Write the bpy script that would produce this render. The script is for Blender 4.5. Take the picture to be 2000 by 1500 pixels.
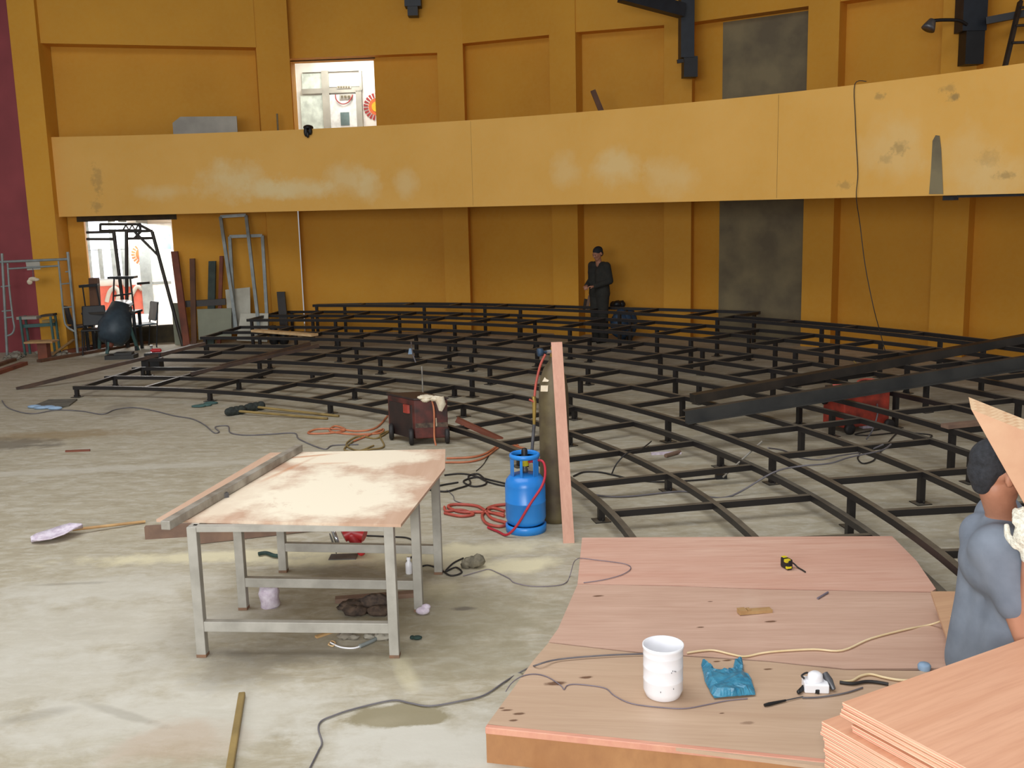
import bpy, bmesh, math, random
from mathutils import Vector, Matrix
random.seed(7)
S = bpy.context.scene
COL = S.collection
for o in list(bpy.data.objects): bpy.data.objects.remove(o)

# ------------------------------------------------------------------ camera, light, exposure
cam = bpy.data.objects.new('camera', bpy.data.cameras.new('camera'))
COL.objects.link(cam)
cam.data.sensor_fit = 'HORIZONTAL'; cam.data.sensor_width = 36.0; cam.data.lens = 36.0
cam.data.clip_start = 0.05; cam.data.clip_end = 200
cam.matrix_world = Matrix(((0.9997048857, 0.0242928227, 0.0, 0.0),
                           (-0.0041608666, 0.1712290763, -0.9852224574, 0.0),
                           (-0.0239338404, 0.9849317042, 0.1712796236, 2.5),
                           (0, 0, 0, 1)))
S.camera = cam
S.view_settings.view_transform = 'Standard'
S.view_settings.look = 'None'
S.view_settings.exposure = 0.0
S.view_settings.gamma = 1.0
S.view_settings.use_curve_mapping = False

w = bpy.data.worlds.new('daylight'); S.world = w; w.use_nodes = True
bg = w.node_tree.nodes['Background']
bg.inputs['Color'].default_value = (0.97, 0.98, 1.0, 1); bg.inputs['Strength'].default_value = 0.38

def lamp(name, kind, loc, energy, color, size=None, size_y=None, aim=None, radius=None):
    l = bpy.data.lights.new(name, kind); l.energy = energy; l.color = color
    if kind == 'AREA':
        l.size = size
        if size_y: l.shape = 'RECTANGLE'; l.size_y = size_y
    if radius is not None: l.shadow_soft_size = radius
    o = bpy.data.objects.new(name, l); COL.objects.link(o); o.location = loc
    if aim is not None:
        o.rotation_euler = (Vector(aim) - Vector(loc)).to_track_quat('-Z', 'Y').to_euler()
    return o
lamp('roof_skylight', 'AREA', (-3.0, 6.0, 8.8), 690, (0.98, 0.99, 1.0), 9, 7, (-3.0, 6.5, 0))
lamp('unseen_fill_behind', 'AREA', (-4.0, -6.0, 3.6), 1050, (0.98, 0.99, 1.0), 9, 3, (0, 14, 2.0))  # unseen area light added behind the camera, set low to brighten lower walls
lamp('camera_flash', 'POINT', (0.03, 0.02, 2.57), 185, (1.0, 0.99, 0.97), radius=0.03)
lamp('lower_corridor_daylight', 'AREA', (-8.026, 22.300, 2.393), 95, (1.0, 1.0, 1.0), 1.4, 1.0, (-8.117, 22.000, 0.109))
lamp('upper_corridor_daylight', 'AREA', (-3.436, 22.400, 5.704), 42, (1.0, 1.0, 0.95), 1.2, 0.8, (-3.560, 22.800, 4.572))

# ------------------------------------------------------------------ materials
def lin(c):
    r = []
    for v in c[:3]:
        v = v / 255.0
        r.append(v / 12.92 if v <= 0.04045 else ((v + 0.055) / 1.055) ** 2.4)
    return (r[0], r[1], r[2], 1.0)

class NT:
    def __init__(s, name, rough=0.6, metal=0.0):
        s.m = bpy.data.materials.new(name); s.m.use_nodes = True
        s.t = s.m.node_tree; s.p = s.t.nodes['Principled BSDF']
        s.p.inputs['Roughness'].default_value = rough; s.p.inputs['Metallic'].default_value = metal
        s.tc = s.t.nodes.new('ShaderNodeTexCoord').outputs['Object']
    def n(s, kind): return s.t.nodes.new(kind)
    def link(s, a, b): s.t.links.new(a, b)
    def mapped(s, loc=(0, 0, 0), rot=(0, 0, 0), scale=(1, 1, 1), kind='POINT', src=None):
        m = s.n('ShaderNodeMapping'); m.vector_type = kind
        m.inputs['Location'].default_value = loc; m.inputs['Rotation'].default_value = rot; m.inputs['Scale'].default_value = scale
        s.link(src or s.tc, m.inputs['Vector']); return m.outputs['Vector']
    def noise(s, vec, scale, detail=4, rough=0.55, dist=0.0):
        m = s.n('ShaderNodeTexNoise'); m.inputs['Scale'].default_value = scale
        m.inputs['Detail'].default_value = detail; m.inputs['Roughness'].default_value = rough; m.inputs['Distortion'].default_value = dist
        s.link(vec, m.inputs['Vector']); return m.outputs['Fac']
    def rng(s, v, a, b, c=0.0, d=1.0):
        m = s.n('ShaderNodeMapRange'); m.inputs['From Min'].default_value = a; m.inputs['From Max'].default_value = b
        m.inputs['To Min'].default_value = c; m.inputs['To Max'].default_value = d; s.link(v, m.inputs['Value']); return m.outputs['Result']
    def mix(s, f, a, b):
        m = s.n('ShaderNodeMix'); m.data_type = 'RGBA'
        if isinstance(f, float): m.inputs['Factor'].default_value = f
        else: s.link(f, m.inputs['Factor'])
        for v, k in ((a, 6), (b, 7)):
            if isinstance(v, tuple): m.inputs[k].default_value = v
            else: s.link(v, m.inputs[k])
        return m.outputs[2]
    def math(s, op, a, b):
        m = s.n('ShaderNodeMath'); m.operation = op
        for v, k in ((a, 0), (b, 1)):
            if isinstance(v, (int, float)): m.inputs[k].default_value = v
            else: s.link(v, m.inputs[k])
        return m.outputs[0]
    def blob(s, c, r, rz=0.0, edge=0.35, rag=0.5, scale=3.0, amount=1.0, src=None):
        """soft-edged ragged stain at c with radii r"""
        v = s.mapped(c, (0, 0, rz), r, 'TEXTURE')
        ln = s.n('ShaderNodeVectorMath'); ln.operation = 'LENGTH'; s.link(v, ln.inputs[0])
        nz = s.noise(s.tc, scale, 5, 0.65)
        d = s.math('ADD', ln.outputs['Value'], s.rng(nz, 0.25, 0.75, -rag, rag))
        return s.rng(d, 1.0 - edge, 1.0 + edge, amount, 0.0)
    def color(s, c): 
        if isinstance(c, tuple): s.p.inputs['Base Color'].default_value = c
        else: s.link(c, s.p.inputs['Base Color'])
        return s
    def bump(s, h, strength=0.3, dist=0.01):
        b = s.n('ShaderNodeBump'); b.inputs['Strength'].default_value = strength; b.inputs['Distance'].default_value = dist
        s.link(h, b.inputs['Height']); s.link(b.outputs['Normal'], s.p.inputs['Normal']); return s

M = {}
def mat(name, c1, c2=None, rough=0.6, metal=0.0, scale=6, stretch=(1, 1, 1), bump=0.0, lo=0.35, hi=0.65):
    t = NT(name, rough, metal)
    if c2 is None:
        c2 = tuple(v * 0.85 for v in c1)
    v = t.mapped(scale=stretch)
    f = t.noise(v, scale)
    t.color(t.mix(t.rng(f, lo, hi), lin(c2), lin(c1)))
    if bump: t.bump(f, bump)
    M[name] = t.m; return t.m

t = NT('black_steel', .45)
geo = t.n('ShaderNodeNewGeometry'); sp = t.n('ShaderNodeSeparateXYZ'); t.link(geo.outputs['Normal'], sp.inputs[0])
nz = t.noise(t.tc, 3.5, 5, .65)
lit_tops = t.math('MULTIPLY', t.rng(sp.outputs['Z'], .6, .95), t.rng(nz, .25, .7, .25, .85))  # light falling on beam tops put into the colour: patchy paler upward faces
t.color(t.mix(lit_tops, t.mix(nz, lin((24, 22, 22)), lin((38, 33, 31))), lin((112, 106, 94)))); M['black_steel'] = t.m
mat('dark_channel', (58, 50, 42), (38, 34, 30), 0.5, 0.0, 3, (1, 1, 1))
mat('brown_tube', (86, 62, 46), (56, 42, 34), 0.5, 0.0, 4)
mat('grey_channel', (58, 57, 54), (42, 42, 41), 0.5, 0.0, 3)
mat('galvanised', (150, 156, 154), (126, 132, 130), 0.45, 0.25, 5)
mat('table_steel', (176, 172, 162), (156, 152, 142), 0.5, 0.1, 7)
mat('rust', (140, 104, 78), (120, 96, 78), 0.8, 0.0, 12)
mat('tube_grey', (172, 168, 158), (120, 112, 100), 0.4, 0.2, 6)
mat('roof_steel', (26, 34, 44), (18, 24, 32), 0.5)
mat('plaster_grey', (136, 124, 94), (108, 98, 78), 0.9, 0, 1.6)
mat('lintel', (74, 64, 44), (56, 50, 38), 0.9)
mat('red_paint', (146, 62, 66), (130, 54, 58), 0.7, 0, 1.2)
mat('ply_edge', (238, 206, 166), (214, 170, 130), 0.7, 0, 3, (1, 1, 60))
mat('raw_wood', (196, 160, 110), (164, 126, 82), 0.7, 0, 5)
mat('dark_wood', (112, 76, 52), (84, 56, 40), 0.7, 0, 5, (1, 1, .2))
mat('red_wood', (136, 74, 50), (104, 58, 44), 0.7, 0, 3)
mat('pale_wood', (224, 190, 140), (200, 160, 112), 0.7, 0, 6)
mat('plank_wood', (138, 110, 90), (116, 92, 78), 0.75, 0, 5)
mat('stick_wood', (150, 126, 74), (118, 98, 56), 0.6, 0, 5, (1, 1, 1))
mat('white_plastic', (246, 246, 248), (238, 238, 242), 0.35)
mat('bag_white', (226, 216, 226), (196, 180, 196), 0.5, 0, 25, bump=0.5)
mat('blue_bag', (66, 138, 166), (44, 110, 140), 0.3, 0, 30, bump=0.6)
mat('gas_blue', (46, 142, 226), (36, 128, 214), 0.3, 0, 3)
mat('oxy_brown', (104, 92, 62), (76, 62, 44), 0.55, 0, 5)
mat('brass', (168, 140, 70), None, 0.4, 0.5)
mat('steel_grey', (110, 110, 112), (80, 80, 84), 0.4, 0.4)
mat('chrome', (210, 212, 216), None, 0.2, 0.9)
mat('yellow', (226, 208, 30), None, 0.5)
mat('black', (24, 24, 26), (16, 16, 18), 0.5)
mat('rubber_black', (44, 40, 38), (30, 28, 28), 0.6)
mat('cable_grey', (112, 108, 110), (92, 88, 92), 0.6)
mat('cable_cream', (236, 216, 176), (220, 196, 150), 0.5)
mat('cable_violet', (128, 118, 128), (104, 96, 108), 0.6)
mat('hose_red', (184, 84, 68), (160, 66, 56), 0.5)
mat('hose_orange', (206, 128, 88), (180, 104, 72), 0.5)
mat('hose_crimson', (190, 40, 56), None, 0.45)
mat('welder_red', (100, 42, 34), (48, 28, 24), 0.5, 0, 7)
mat('welder_dark', (52, 34, 30), (38, 28, 26), 0.5, 0, 6)
mat('machine_red', (178, 62, 44), (110, 44, 36), 0.5, 0, 6)
mat('rag', (226, 214, 190), (204, 186, 158), 0.9, 0, 14, bump=0.5)
mat('bristle', (50, 56, 50), (34, 38, 36), 0.9, 0, 30, bump=0.8)
mat('saw_red', (196, 44, 48), None, 0.4)
mat('skin', (176, 124, 98), (156, 106, 82), 0.55, 0, 8)
mat('hair', (40, 42, 48), (26, 28, 32), 0.85, 0, 60, bump=0.5)
mat('shirt', (116, 124, 136), (102, 110, 122), 0.9, 0, 9, bump=0.15)
mat('dark_cloth', (44, 42, 36), (32, 32, 28), 0.9, 0, 8)
mat('jeans', (58, 62, 76), (46, 50, 62), 0.9)
mat('glove_knit', (240, 236, 220), (204, 200, 184), 0.95, 0, 90, bump=0.9)
mat('corridor_white', (238, 234, 226), (230, 224, 216), 0.8)
mat('corridor_red', (206, 104, 84), (186, 90, 74), 0.8)
mat('door_white', (240, 240, 236), None, 0.5)
mat('door_glass', (226, 236, 226), None, 0.25)
mat('dark_glass', (110, 130, 130), None, 0.3)
mat('sun_orange', (226, 112, 62), None, 0.8)
mat('sun_red', (176, 60, 60), None, 0.8)
mat('sun_yellow', (240, 190, 50), None, 0.8)
mat('grey_board', (176, 172, 160), (156, 152, 142), 0.8, 0, 2)
mat('white_board', (206, 204, 188), (180, 176, 160), 0.8, 0, 2)
mat('green_board', (146, 148, 128), (130, 132, 114), 0.8, 0, 2)
mat('green_post', (62, 74, 66), (46, 56, 52), 0.7)
mat('chair_blue', (54, 64, 78), (40, 48, 60), 0.5)
mat('mixer_blue', (62, 78, 88), (44, 56, 66), 0.5, 0, 5)
mat('teal', (70, 104, 100), None, 0.6)
mat('debris', (104, 86, 72), (64, 54, 48), 0.9, 0, 20, bump=0.8)
mat('rubble', (158, 152, 138), (128, 120, 106), 0.95, 0, 9, bump=0.8)
mat('rock', (140, 132, 112), (104, 98, 84), 0.95, 0, 20, bump=0.8)
mat('dark_mat', (104, 100, 88), (84, 80, 72), 0.9)
mat('pale_blue', (150, 178, 206), None, 0.6)
mat('tarp_blue', (40, 70, 100), (28, 44, 60), 0.6, 0, 10)
mat('leaf_green', (40, 66, 58), (30, 48, 44), 0.7)

def emit(name, c, strength):
    t = NT(name); t.p.inputs['Base Color'].default_value = (0, 0, 0, 1)
    t.p.inputs['Emission Color'].default_value = lin(c); t.p.inputs['Emission Strength'].default_value = strength
    M[name] = t.m
emit('window_daylight', (236, 240, 255), 3.0)

# painted plaster, ochre yellow
t = NT('yellow_paint', 0.75)
f = t.noise(t.tc, 0.7, 5); f2 = t.noise(t.tc, 14, 4)
c = t.mix(t.rng(f, .3, .7), lin((204, 142, 34)), lin((216, 154, 42)))
t.color(t.mix(t.rng(f2, .3, .7, 0, .25), c, lin((214, 164, 72)))).bump(f2, 0.12); M['yellow_paint'] = t.m

# balcony front: the same paint with scuffs
t = NT('fascia_paint', 0.75)
f = t.noise(t.tc, 0.9, 5); f2 = t.noise(t.tc, 14, 4)
c = t.mix(t.rng(f, .3, .7), lin((224, 168, 76)), lin((232, 178, 90)))
c = t.mix(t.rng(f2, .3, .7, 0, .25), c, lin((226, 184, 106)))
for (p, r, a) in (((-5.047, 19.245, 3.089), (.55, .7, .26), .75), ((-4.422, 19.140, 2.887), (.35, .5, .14), .8), ((-3.734, 18.992, 2.905), (.5, .5, .13), .75), ((-2.900, 18.769, 3.026), (.35, .5, .22), .6), ((-2.473, 18.635, 2.923), (.2, .5, .2), .6),
                  ((-6.380, 19.382, 2.910), (.4, .5, .12), .45), ((-1.763, 18.382, 2.919), (.2, .5, .2), .5), ((0.918, 17.034, 3.032), (.2, .4, .2), .4), ((1.737, 16.480, 3.074), (.3, .4, .25), .6), ((2.493, 15.894, 2.881), (.3, .4, .25), .4),
                  ((4.912, 13.385, 3.107), (.3, .4, .3), .35), ((5.527, 12.521, 2.806), (.3, .4, .4), .3), ((5.744, 12.186, 2.701), (.3, .4, .2), .3)):
    c = t.mix(t.blob(p, r, 0, .6, .75, 2.5, a), c, lin((232, 206, 150)))
for (p, r, a) in (((-7.602, 19.407, 3.173), (.12, .4, .3), .45), ((-7.666, 19.405, 2.687), (.12, .4, .12), .5), ((4.797, 13.534, 3.771), (.06, .3, .05), .6), ((5.355, 12.777, 3.776), (.08, .3, .06), .5), ((5.396, 12.716, 3.661), (.05, .3, .05), .9),
                  ((4.987, 13.287, 3.100), (.08, .3, .10), .6), ((4.503, 13.896, 2.664), (.1, .3, .06), .5), ((5.784, 12.121, 2.710), (.1, .3, .05), .6), ((4.871, 13.438, 2.982), (.07, .3, .08), .4), ((5.667, 12.306, 2.913), (.1, .3, .12), .3)):
    c = t.mix(t.blob(p, tuple(q * .7 for q in r), 0, .5, .9, 14, a * .75), c, lin((130, 112, 76)))
t.color(c).bump(f2, 0.1); M['fascia_paint'] = t.m

# concrete floor
t = NT('concrete_floor', 0.75)
fa = t.noise(t.tc, 0.55, 6, .6); fb = t.noise(t.mapped(rot=(0, 0, .5), scale=(1.2, 3.5, 1)), 1.6, 6, .65, .4); fc = t.noise(t.tc, 22, 3)
c = t.mix(t.rng(fa, .32, .68), lin((156, 145, 120)), lin((172, 162, 139)))
c = t.mix(t.rng(fb, .42, .70, 0, .6), c, lin((190, 183, 164)))
c = t.mix(t.rng(fb, .28, .42, .45, 0), c, lin((138, 130, 110)))
fd = t.noise(t.mapped(rot=(0, 0, .3), scale=(1, 2.2, 1)), 5.5, 6, .7, .6)
c = t.mix(t.rng(fd, .46, .72, 0, .6), c, lin((206, 202, 190)))
c = t.mix(t.rng(fd, .25, .45, .4, 0), c, lin((140, 132, 114)))
c = t.mix(t.rng(fc, .3, .75, 0, .18), c, lin((140, 130, 110)))
DUST = lin((214, 204, 170)); PALE = lin((200, 196, 184)); DAMP = lin((134, 126, 100)); OIL = lin((112, 104, 90))
for (p, r, rz, a, col) in (
    ((-2.116, 7.262, 0.000), (1.0, .12, 1), .05, .85, DUST), ((-1.006, 7.182, 0.000), (.75, .16, 1), .1, .9, DUST), ((-0.543, 6.986, 0.000), (.45, .12, 1), .0, .6, DUST),
    ((0.005, 6.894, 0.000), (.3, .13, 1), .3, .95, DUST), ((-0.257, 7.241, 0.000), (.5, .16, 1), .2, .6, DUST), ((-0.510, 6.487, 0.000), (.12, .18, 1), 0, .5, DUST), ((-0.629, 5.273, 0.000), (.05, .22, 1), .3, .6, DUST),
    ((-2.709, 5.949, 0.000), (1.0, .5, 1), .1, .5, PALE), ((-2.675, 5.259, 0.000), (.9, .4, 1), .1, .5, PALE), ((-0.429, 4.478, 0.000), (.55, .28, 1), 0, .85, PALE), ((-1.720, 4.812, 0.000), (.9, .3, 1), .1, .65, PALE), ((-2.821, 6.640, 0.000), (.8, .25, 1), .1, .5, PALE), ((-4.519, 9.945, 0.000), (3, .12, 1), .1, .4, PALE),
    ((-1.250, 5.572, 0.000), (.5, .16, 1), 0, .5, OIL), ((-1.541, 5.323, 0.000), (.25, .2, 1), 0, .45, OIL), ((-0.290, 6.040, 0.000), (.5, .4, 1), 0, .55, DAMP), ((-0.327, 5.452, 0.000), (.5, .3, 1), 0, .45, DAMP),
    ((-5.414, 11.613, 0.000), (.9, .25, 1), .1, .6, lin((140, 116, 74))), ((-5.703, 11.230, 0.000), (.5, .3, 1), 0, .75, OIL), ((-5.317, 11.139, 0.000), (.2, .05, 1), 0, .8, OIL),
    ((-5.148, 13.156, 0.000), (.5, .18, 1), 1.9, .45, OIL), ((1.382, 9.383, 0.000), (.5, .2, 1), .2, .35, lin((150, 128, 96))), ((-2.488, 4.850, 0.000), (.16, .05, 1), .4, .3, OIL), ((-1.665, 4.559, 0.000), (.25, .2, 1), 0, .5, lin((176, 152, 128))),
    ((-0.348, 6.134, 0.000), (.075, .03, 1), 0, 1.0, OIL), ((-3.096, 6.754, 0.000), (.22, .025, 1), .05, .35, OIL), ((-2.020, 4.854, 0.000), (.25, .03, 1), -.5, .28, OIL)):
    c = t.mix(t.blob((p[0], p[1], 0), r, rz, .4, .6, 4.0, a), c, col)
# damp cement puddle with a paler centre
c = t.mix(t.blob((-0.604, 4.768, 0.000), (.27, .115, 1), 0.05, .10, .25, 6, .95), c, lin((140, 130, 102)))
c = t.mix(t.blob((-0.687, 4.710, 0.000), (.10, .05, 1), .2, .5, .4, 6, .5), c, lin((158, 148, 122)))
t.color(c).bump(fc, 0.15); M['concrete_floor'] = t.m

# plywood: stretched grain along a heading
def ply(name, a, b, d, ang=0.0, rough=0.55, stains=(), sx=.5, sy=7):
    t = NT(name, rough)
    v = t.mapped(rot=(0, 0, -ang), scale=(sx, sy, 1)) if ang == 0 else t.mapped(scale=(sx, sy, 1), src=t.mapped(rot=(0, 0, -ang)))
    f = t.noise(v, 1.6, 6, .62, .6); g = t.noise(v, 9, 4, .6); h = t.noise(t.tc, 1.1, 3)
    c = t.mix(t.rng(f, .3, .7), lin(b), lin(a))
    c = t.mix(t.rng(g, .42, .8, 0, .5), c, lin(d))
    c = t.mix(t.rng(h, .4, .7, 0, .35), c, lin(b))
    for (p, r, rz, col, am, ed, rg, sc) in stains: c = t.mix(t.blob(p, r, rz, ed, rg, sc, am), c, lin(col))
    t.color(c); M[name] = t.m
SPOT = (96, 64, 44)
def spot(p, s=.03, am=.9): return ((p[0], p[1], .178), (s, s * .4, 1), .1, SPOT, am, .3, .3, 30)
ply('deck_ply_back', (220, 182, 162), (204, 156, 136), (178, 118, 100), -.02, sx=.35, sy=4.2)
ply('deck_ply_middle', (210, 176, 156), (190, 154, 134), (176, 134, 114), -.06, stains=[spot((0.486, 5.845, 0.178)), spot((1.412, 5.404, 0.178)), spot((1.010, 5.350, 0.178), .02), spot((1.135, 5.715, 0.178), .015),
    ((1.35, 5.6, .178), (.05, .22, 1), -.2, (216, 190, 170), .22, .5, .6, 12)])
ply('deck_ply_front', (200, 172, 146), (184, 154, 128), (176, 144, 120), -.12, stains=[spot((0.178, 4.716, 0.178), .05), spot((0.334, 4.774, 0.178), .03), spot((-0.061, 4.457, 0.178), .022), spot((-0.006, 4.420, 0.178), .025), spot((-0.030, 4.359, 0.178), .02), spot((-0.085, 4.478, 0.178), .012),
    spot((1.068, 4.926, 0.178), .022), spot((1.014, 4.917, 0.178), .018), spot((1.250, 4.816, 0.178), .02), spot((1.740, 4.818, 0.178), .025), spot((0.929, 4.378, 0.178), .012), spot((1.025, 4.284, 0.178), .03, .5)])
ply('riser_ply', (184, 136, 90), (164, 114, 72), (142, 94, 62), 0, sx=1, sy=5)
ply('trim_pink', (218, 156, 132), (198, 134, 114), (236, 186, 150), 0)
ply('stack_ply', (222, 172, 140), (204, 150, 118), (190, 134, 106), .506, stains=[((1.75, 2.55, 1), (.4, .02, 3), -.3, (240, 206, 176), .7, .5, .6, 6), ((1.6, 2.75, 1), (.3, .012, 3), .1, (240, 206, 176), .7, .5, .6, 6), ((1.45, 2.9, 1), (.12, .012, 3), .6, (240, 206, 176), .6, .5, .6, 6)])
ply('carried_ply', (222, 186, 154), (202, 160, 128), (190, 140, 114), 0, sx=1, sy=1)
ply('strip_pink', (212, 164, 140), (196, 146, 124), (184, 130, 110), 0, sx=6, sy=6)
ply('deck_edge_ply', (206, 166, 130), (190, 148, 116), (186, 140, 110), .3)
# table top with pale sawdust brushed over it
TT = NT('table_ply', .6)
v = TT.mapped(scale=(7, .7, 1), src=TT.mapped(rot=(0, 0, .0)))
f = TT.noise(v, 1.5, 6, .62, .5)
c = TT.mix(TT.rng(f, .3, .7), lin((190, 154, 128)), lin((204, 172, 148)))
n2 = TT.noise(TT.mapped(scale=(2.2, .9, 1), rot=(0, 0, .25)), 2.2, 6, .7, .8)
for (p, r, rz, a) in (((-1.141, 6.046, 0.795), (.44, .62, 1), -.22, 1.0), ((-1.087, 6.968, 0.770), (.45, .28, 1), 0, .9), ((-1.665, 6.011, 0.770), (.14, .6, 1), -.2, .65), ((-1.142, 5.706, 0.770), (.1, .1, 1), 0, .6)):
    k = TT.blob((p[0], p[1], .795), r, rz, .28, .55, 3.0, a)
    c = TT.mix(TT.math('MULTIPLY', k, TT.rng(n2, .20, .40)), c, lin((240, 228, 204)))
for (p, r, rz, a) in (((-1.458, 7.035, 0.770), (.16, .022, 1), .3, .7), ((-1.523, 6.662, 0.770), (.02, .3, 1), -.35, .5), ((-1.275, 6.816, 0.770), (.12, .02, 1), 0, .4)):
    c = TT.mix(TT.blob((p[0], p[1], .795), r, rz, .5, .4, 8, a), c, lin((196, 128, 82)))
TT.color(c); M['table_ply'] = TT.m

# ------------------------------------------------------------------ mesh helpers
def V(*a): return Vector(a) if len(a) > 1 else Vector(a[0])
def tagit(o, label=None, cat=None, group=None, kind=None):
    if label: o['label'] = label
    if cat: o['category'] = cat
    if group: o['group'] = group
    if kind: o['kind'] = kind
    return o
def thing(name, label, cat, loc, group=None):
    o = bpy.data.objects.new(name, None); COL.objects.link(o); o.location = loc; o.empty_display_size = .1
    return tagit(o, label, cat, group)
def wloc(o):
    p = Vector(o.location)
    while o.parent: o = o.parent; p += Vector(o.location)
    return p

class MB:
    def __init__(s): s.v = []; s.f = []; s.sm = []
    def add(s, vs, fs, smooth=False):
        k = len(s.v); s.v += [Vector(v) for v in vs]; s.f += [tuple(i + k for i in f) for f in fs]; s.sm += [smooth] * len(fs); return s
    def boxuv(s, p, u, v, h):
        """box from corner p with edge vectors u, v, h"""
        p, u, v, h = Vector(p), Vector(u), Vector(v), Vector(h)
        vs = [p, p + u, p + u + v, p + v]; vs += [q + h for q in vs]
        return s.add(vs, [(0, 3, 2, 1), (4, 5, 6, 7), (0, 1, 5, 4), (1, 2, 6, 5), (2, 3, 7, 6), (3, 0, 4, 7)])
    def box(s, c, d, rz=0.0):
        """box centred in x,y, standing on z=c[2]"""
        cx, sx = math.cos(rz), math.sin(rz)
        u = Vector((cx * d[0], sx * d[0], 0)); v = Vector((-sx * d[1], cx * d[1], 0))
        return s.boxuv(Vector(c) - u / 2 - v / 2, u, v, (0, 0, d[2]))
    def beam(s, a, b, wd, ht, up=(0, 0, 1), top=True):
        """rectangular bar a->b; a, b on the top centre line (or the axis)"""
        a, b = Vector(a), Vector(b); d = (b - a).normalized(); up = Vector(up)
        side = d.cross(up)
        if side.length < 1e-4: side = d.cross(Vector((0, 1, 0)))
        side.normalize(); n = side.cross(d).normalized()
        p = a - side * wd / 2 - n * (ht if top else ht / 2)
        return s.boxuv(p, b - a, side * wd, n * ht)
    def ring(s, a, d, r, n, up=None):
        d = Vector(d).normalized(); x = d.cross(Vector((0, 0, 1)))
        if x.length < 1e-3: x = d.cross(Vector((0, 1, 0)))
        x.normalize(); y = d.cross(x)
        return [Vector(a) + x * r * math.cos(2 * math.pi * i / n) + y * r * math.sin(2 * math.pi * i / n) for i in range(n)]
    def sweep(s, pts, rs, n=8, smooth=True, cap=True):
        pts = [Vector(p) for p in pts]; k = len(pts); rings = []
        x = None
        for i in range(k):
            d = (pts[min(i + 1, k - 1)] - pts[max(i - 1, 0)])
            if d.length < 1e-7: d = Vector((0, 0, 1))
            d.normalize()
            if x is None:
                x = d.cross(Vector((0, 0, 1)))
                if x.length < 1e-3: x = d.cross(Vector((0, 1, 0)))
            x = (x - d * x.dot(d)).normalized(); y = d.cross(x)
            r = rs[i] if isinstance(rs, (list, tuple)) else rs
            rings.append([pts[i] + (x * math.cos(2 * math.pi * j / n) + y * math.sin(2 * math.pi * j / n)) * r for j in range(n)])
        vs = [p for r_ in rings for p in r_]; fs = []
        for i in range(k - 1):
            for j in range(n): fs.append((i * n + j, i * n + (j + 1) % n, (i + 1) * n + (j + 1) % n, (i + 1) * n + j))
        s.add(vs, fs, smooth)
        if cap: s.add(rings[0], [tuple(range(n))[::-1]]); s.add(rings[-1], [tuple(range(n))])
        return s
    def cyl(s, a, b, r, r2=None, n=16, smooth=True): return s.sweep([a, b], [r, r if r2 is None else r2], n, smooth)
    def tube(s, pts, r, n=6, sub=5, closed=False):
        p = [Vector(q) for q in pts]; out = []
        if len(p) < 3: return s.sweep(p, r, n)
        for i in range(len(p) - 1):
            p0, p1, p2, p3 = p[max(i - 1, 0)], p[i], p[i + 1], p[min(i + 2, len(p) - 1)]
            for k in range(sub):
                q = k / sub
                out.append(.5 * ((2 * p1) + (p2 - p0) * q + (2 * p0 - 5 * p1 + 4 * p2 - p3) * q * q + (3 * p1 - p0 - 3 * p2 + p3) * q ** 3))
        out.append(p[-1]); return s.sweep(out, r, n)
    def lathe(s, prof, c, n=28, axis=(0, 0, 1), smooth=True, wob=0.0):
        ax = Vector(axis).normalized(); x = ax.cross(Vector((0, 1, 0)) if abs(ax.y) < .9 else Vector((1, 0, 0))).normalized(); y = ax.cross(x)
        vs = []; fs = []
        for (r, z) in prof:
            for j in range(n):
                vs.append(Vector(c) + ax * z + (x * math.cos(2 * math.pi * j / n) + y * math.sin(2 * math.pi * j / n)) * r)
        for i in range(len(prof) - 1):
            for j in range(n): fs.append((i * n + j, i * n + (j + 1) % n, (i + 1) * n + (j + 1) % n, (i + 1) * n + j))
        s.add(vs, fs, smooth)
        if prof[0][0] > 1e-4: s.add(vs[:n], [tuple(range(n))[::-1]])
        if prof[-1][0] > 1e-4: s.add(vs[-n:], [tuple(range(n))])
        return s
    def prism(s, poly, z0, z1):
        n = len(poly); vs = [(p[0], p[1], z0) for p in poly] + [(p[0], p[1], z1) for p in poly]
        return s.add(vs, [tuple(range(n))[::-1], tuple(range(n, 2 * n))] + [(i, (i + 1) % n, n + (i + 1) % n, n + i) for i in range(n)])
    def slab(s, poly, off):
        """planar 3d polygon extruded by vector off"""
        n = len(poly); vs = [Vector(p) for p in poly]; vs += [v + Vector(off) for v in vs]
        return s.add(vs, [tuple(range(n))[::-1], tuple(range(n, 2 * n))] + [(i, (i + 1) % n, n + (i + 1) % n, n + i) for i in range(n)])
    def ell(s, c, r, R=None, n=16, m=10):
        R = R or Matrix.Identity(3); vs = [Vector((0, 0, -1))]; fs = []
        for i in range(1, m):
            a = -math.pi / 2 + math.pi * i / m
            for j in range(n): b = 2 * math.pi * j / n; vs.append(Vector((math.cos(a) * math.cos(b), math.cos(a) * math.sin(b), math.sin(a))))
        vs.append(Vector((0, 0, 1)))
        for j in range(n): fs.append((0, 1 + (j + 1) % n, 1 + j))
        for i in range(m - 2):
            for j in range(n):
                q = 1 + i * n; fs.append((q + j, q + (j + 1) % n, q + n + (j + 1) % n, q + n + j))
        q = 1 + (m - 2) * n
        for j in range(n): fs.append((q + j, q + (j + 1) % n, len(vs) - 1))
        return s.add([Vector(c) + R @ Vector((v.x * r[0], v.y * r[1], v.z * r[2])) for v in vs], fs, True)
    def cap(s, a, b, ra, rb=None, n=14):
        rb = ra if rb is None else rb
        a, b = Vector(a), Vector(b); s.sweep([a, b], [ra, rb], n); s.ell(a, (ra,) * 3, n=n); s.ell(b, (rb,) * 3, n=n); return s
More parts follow.
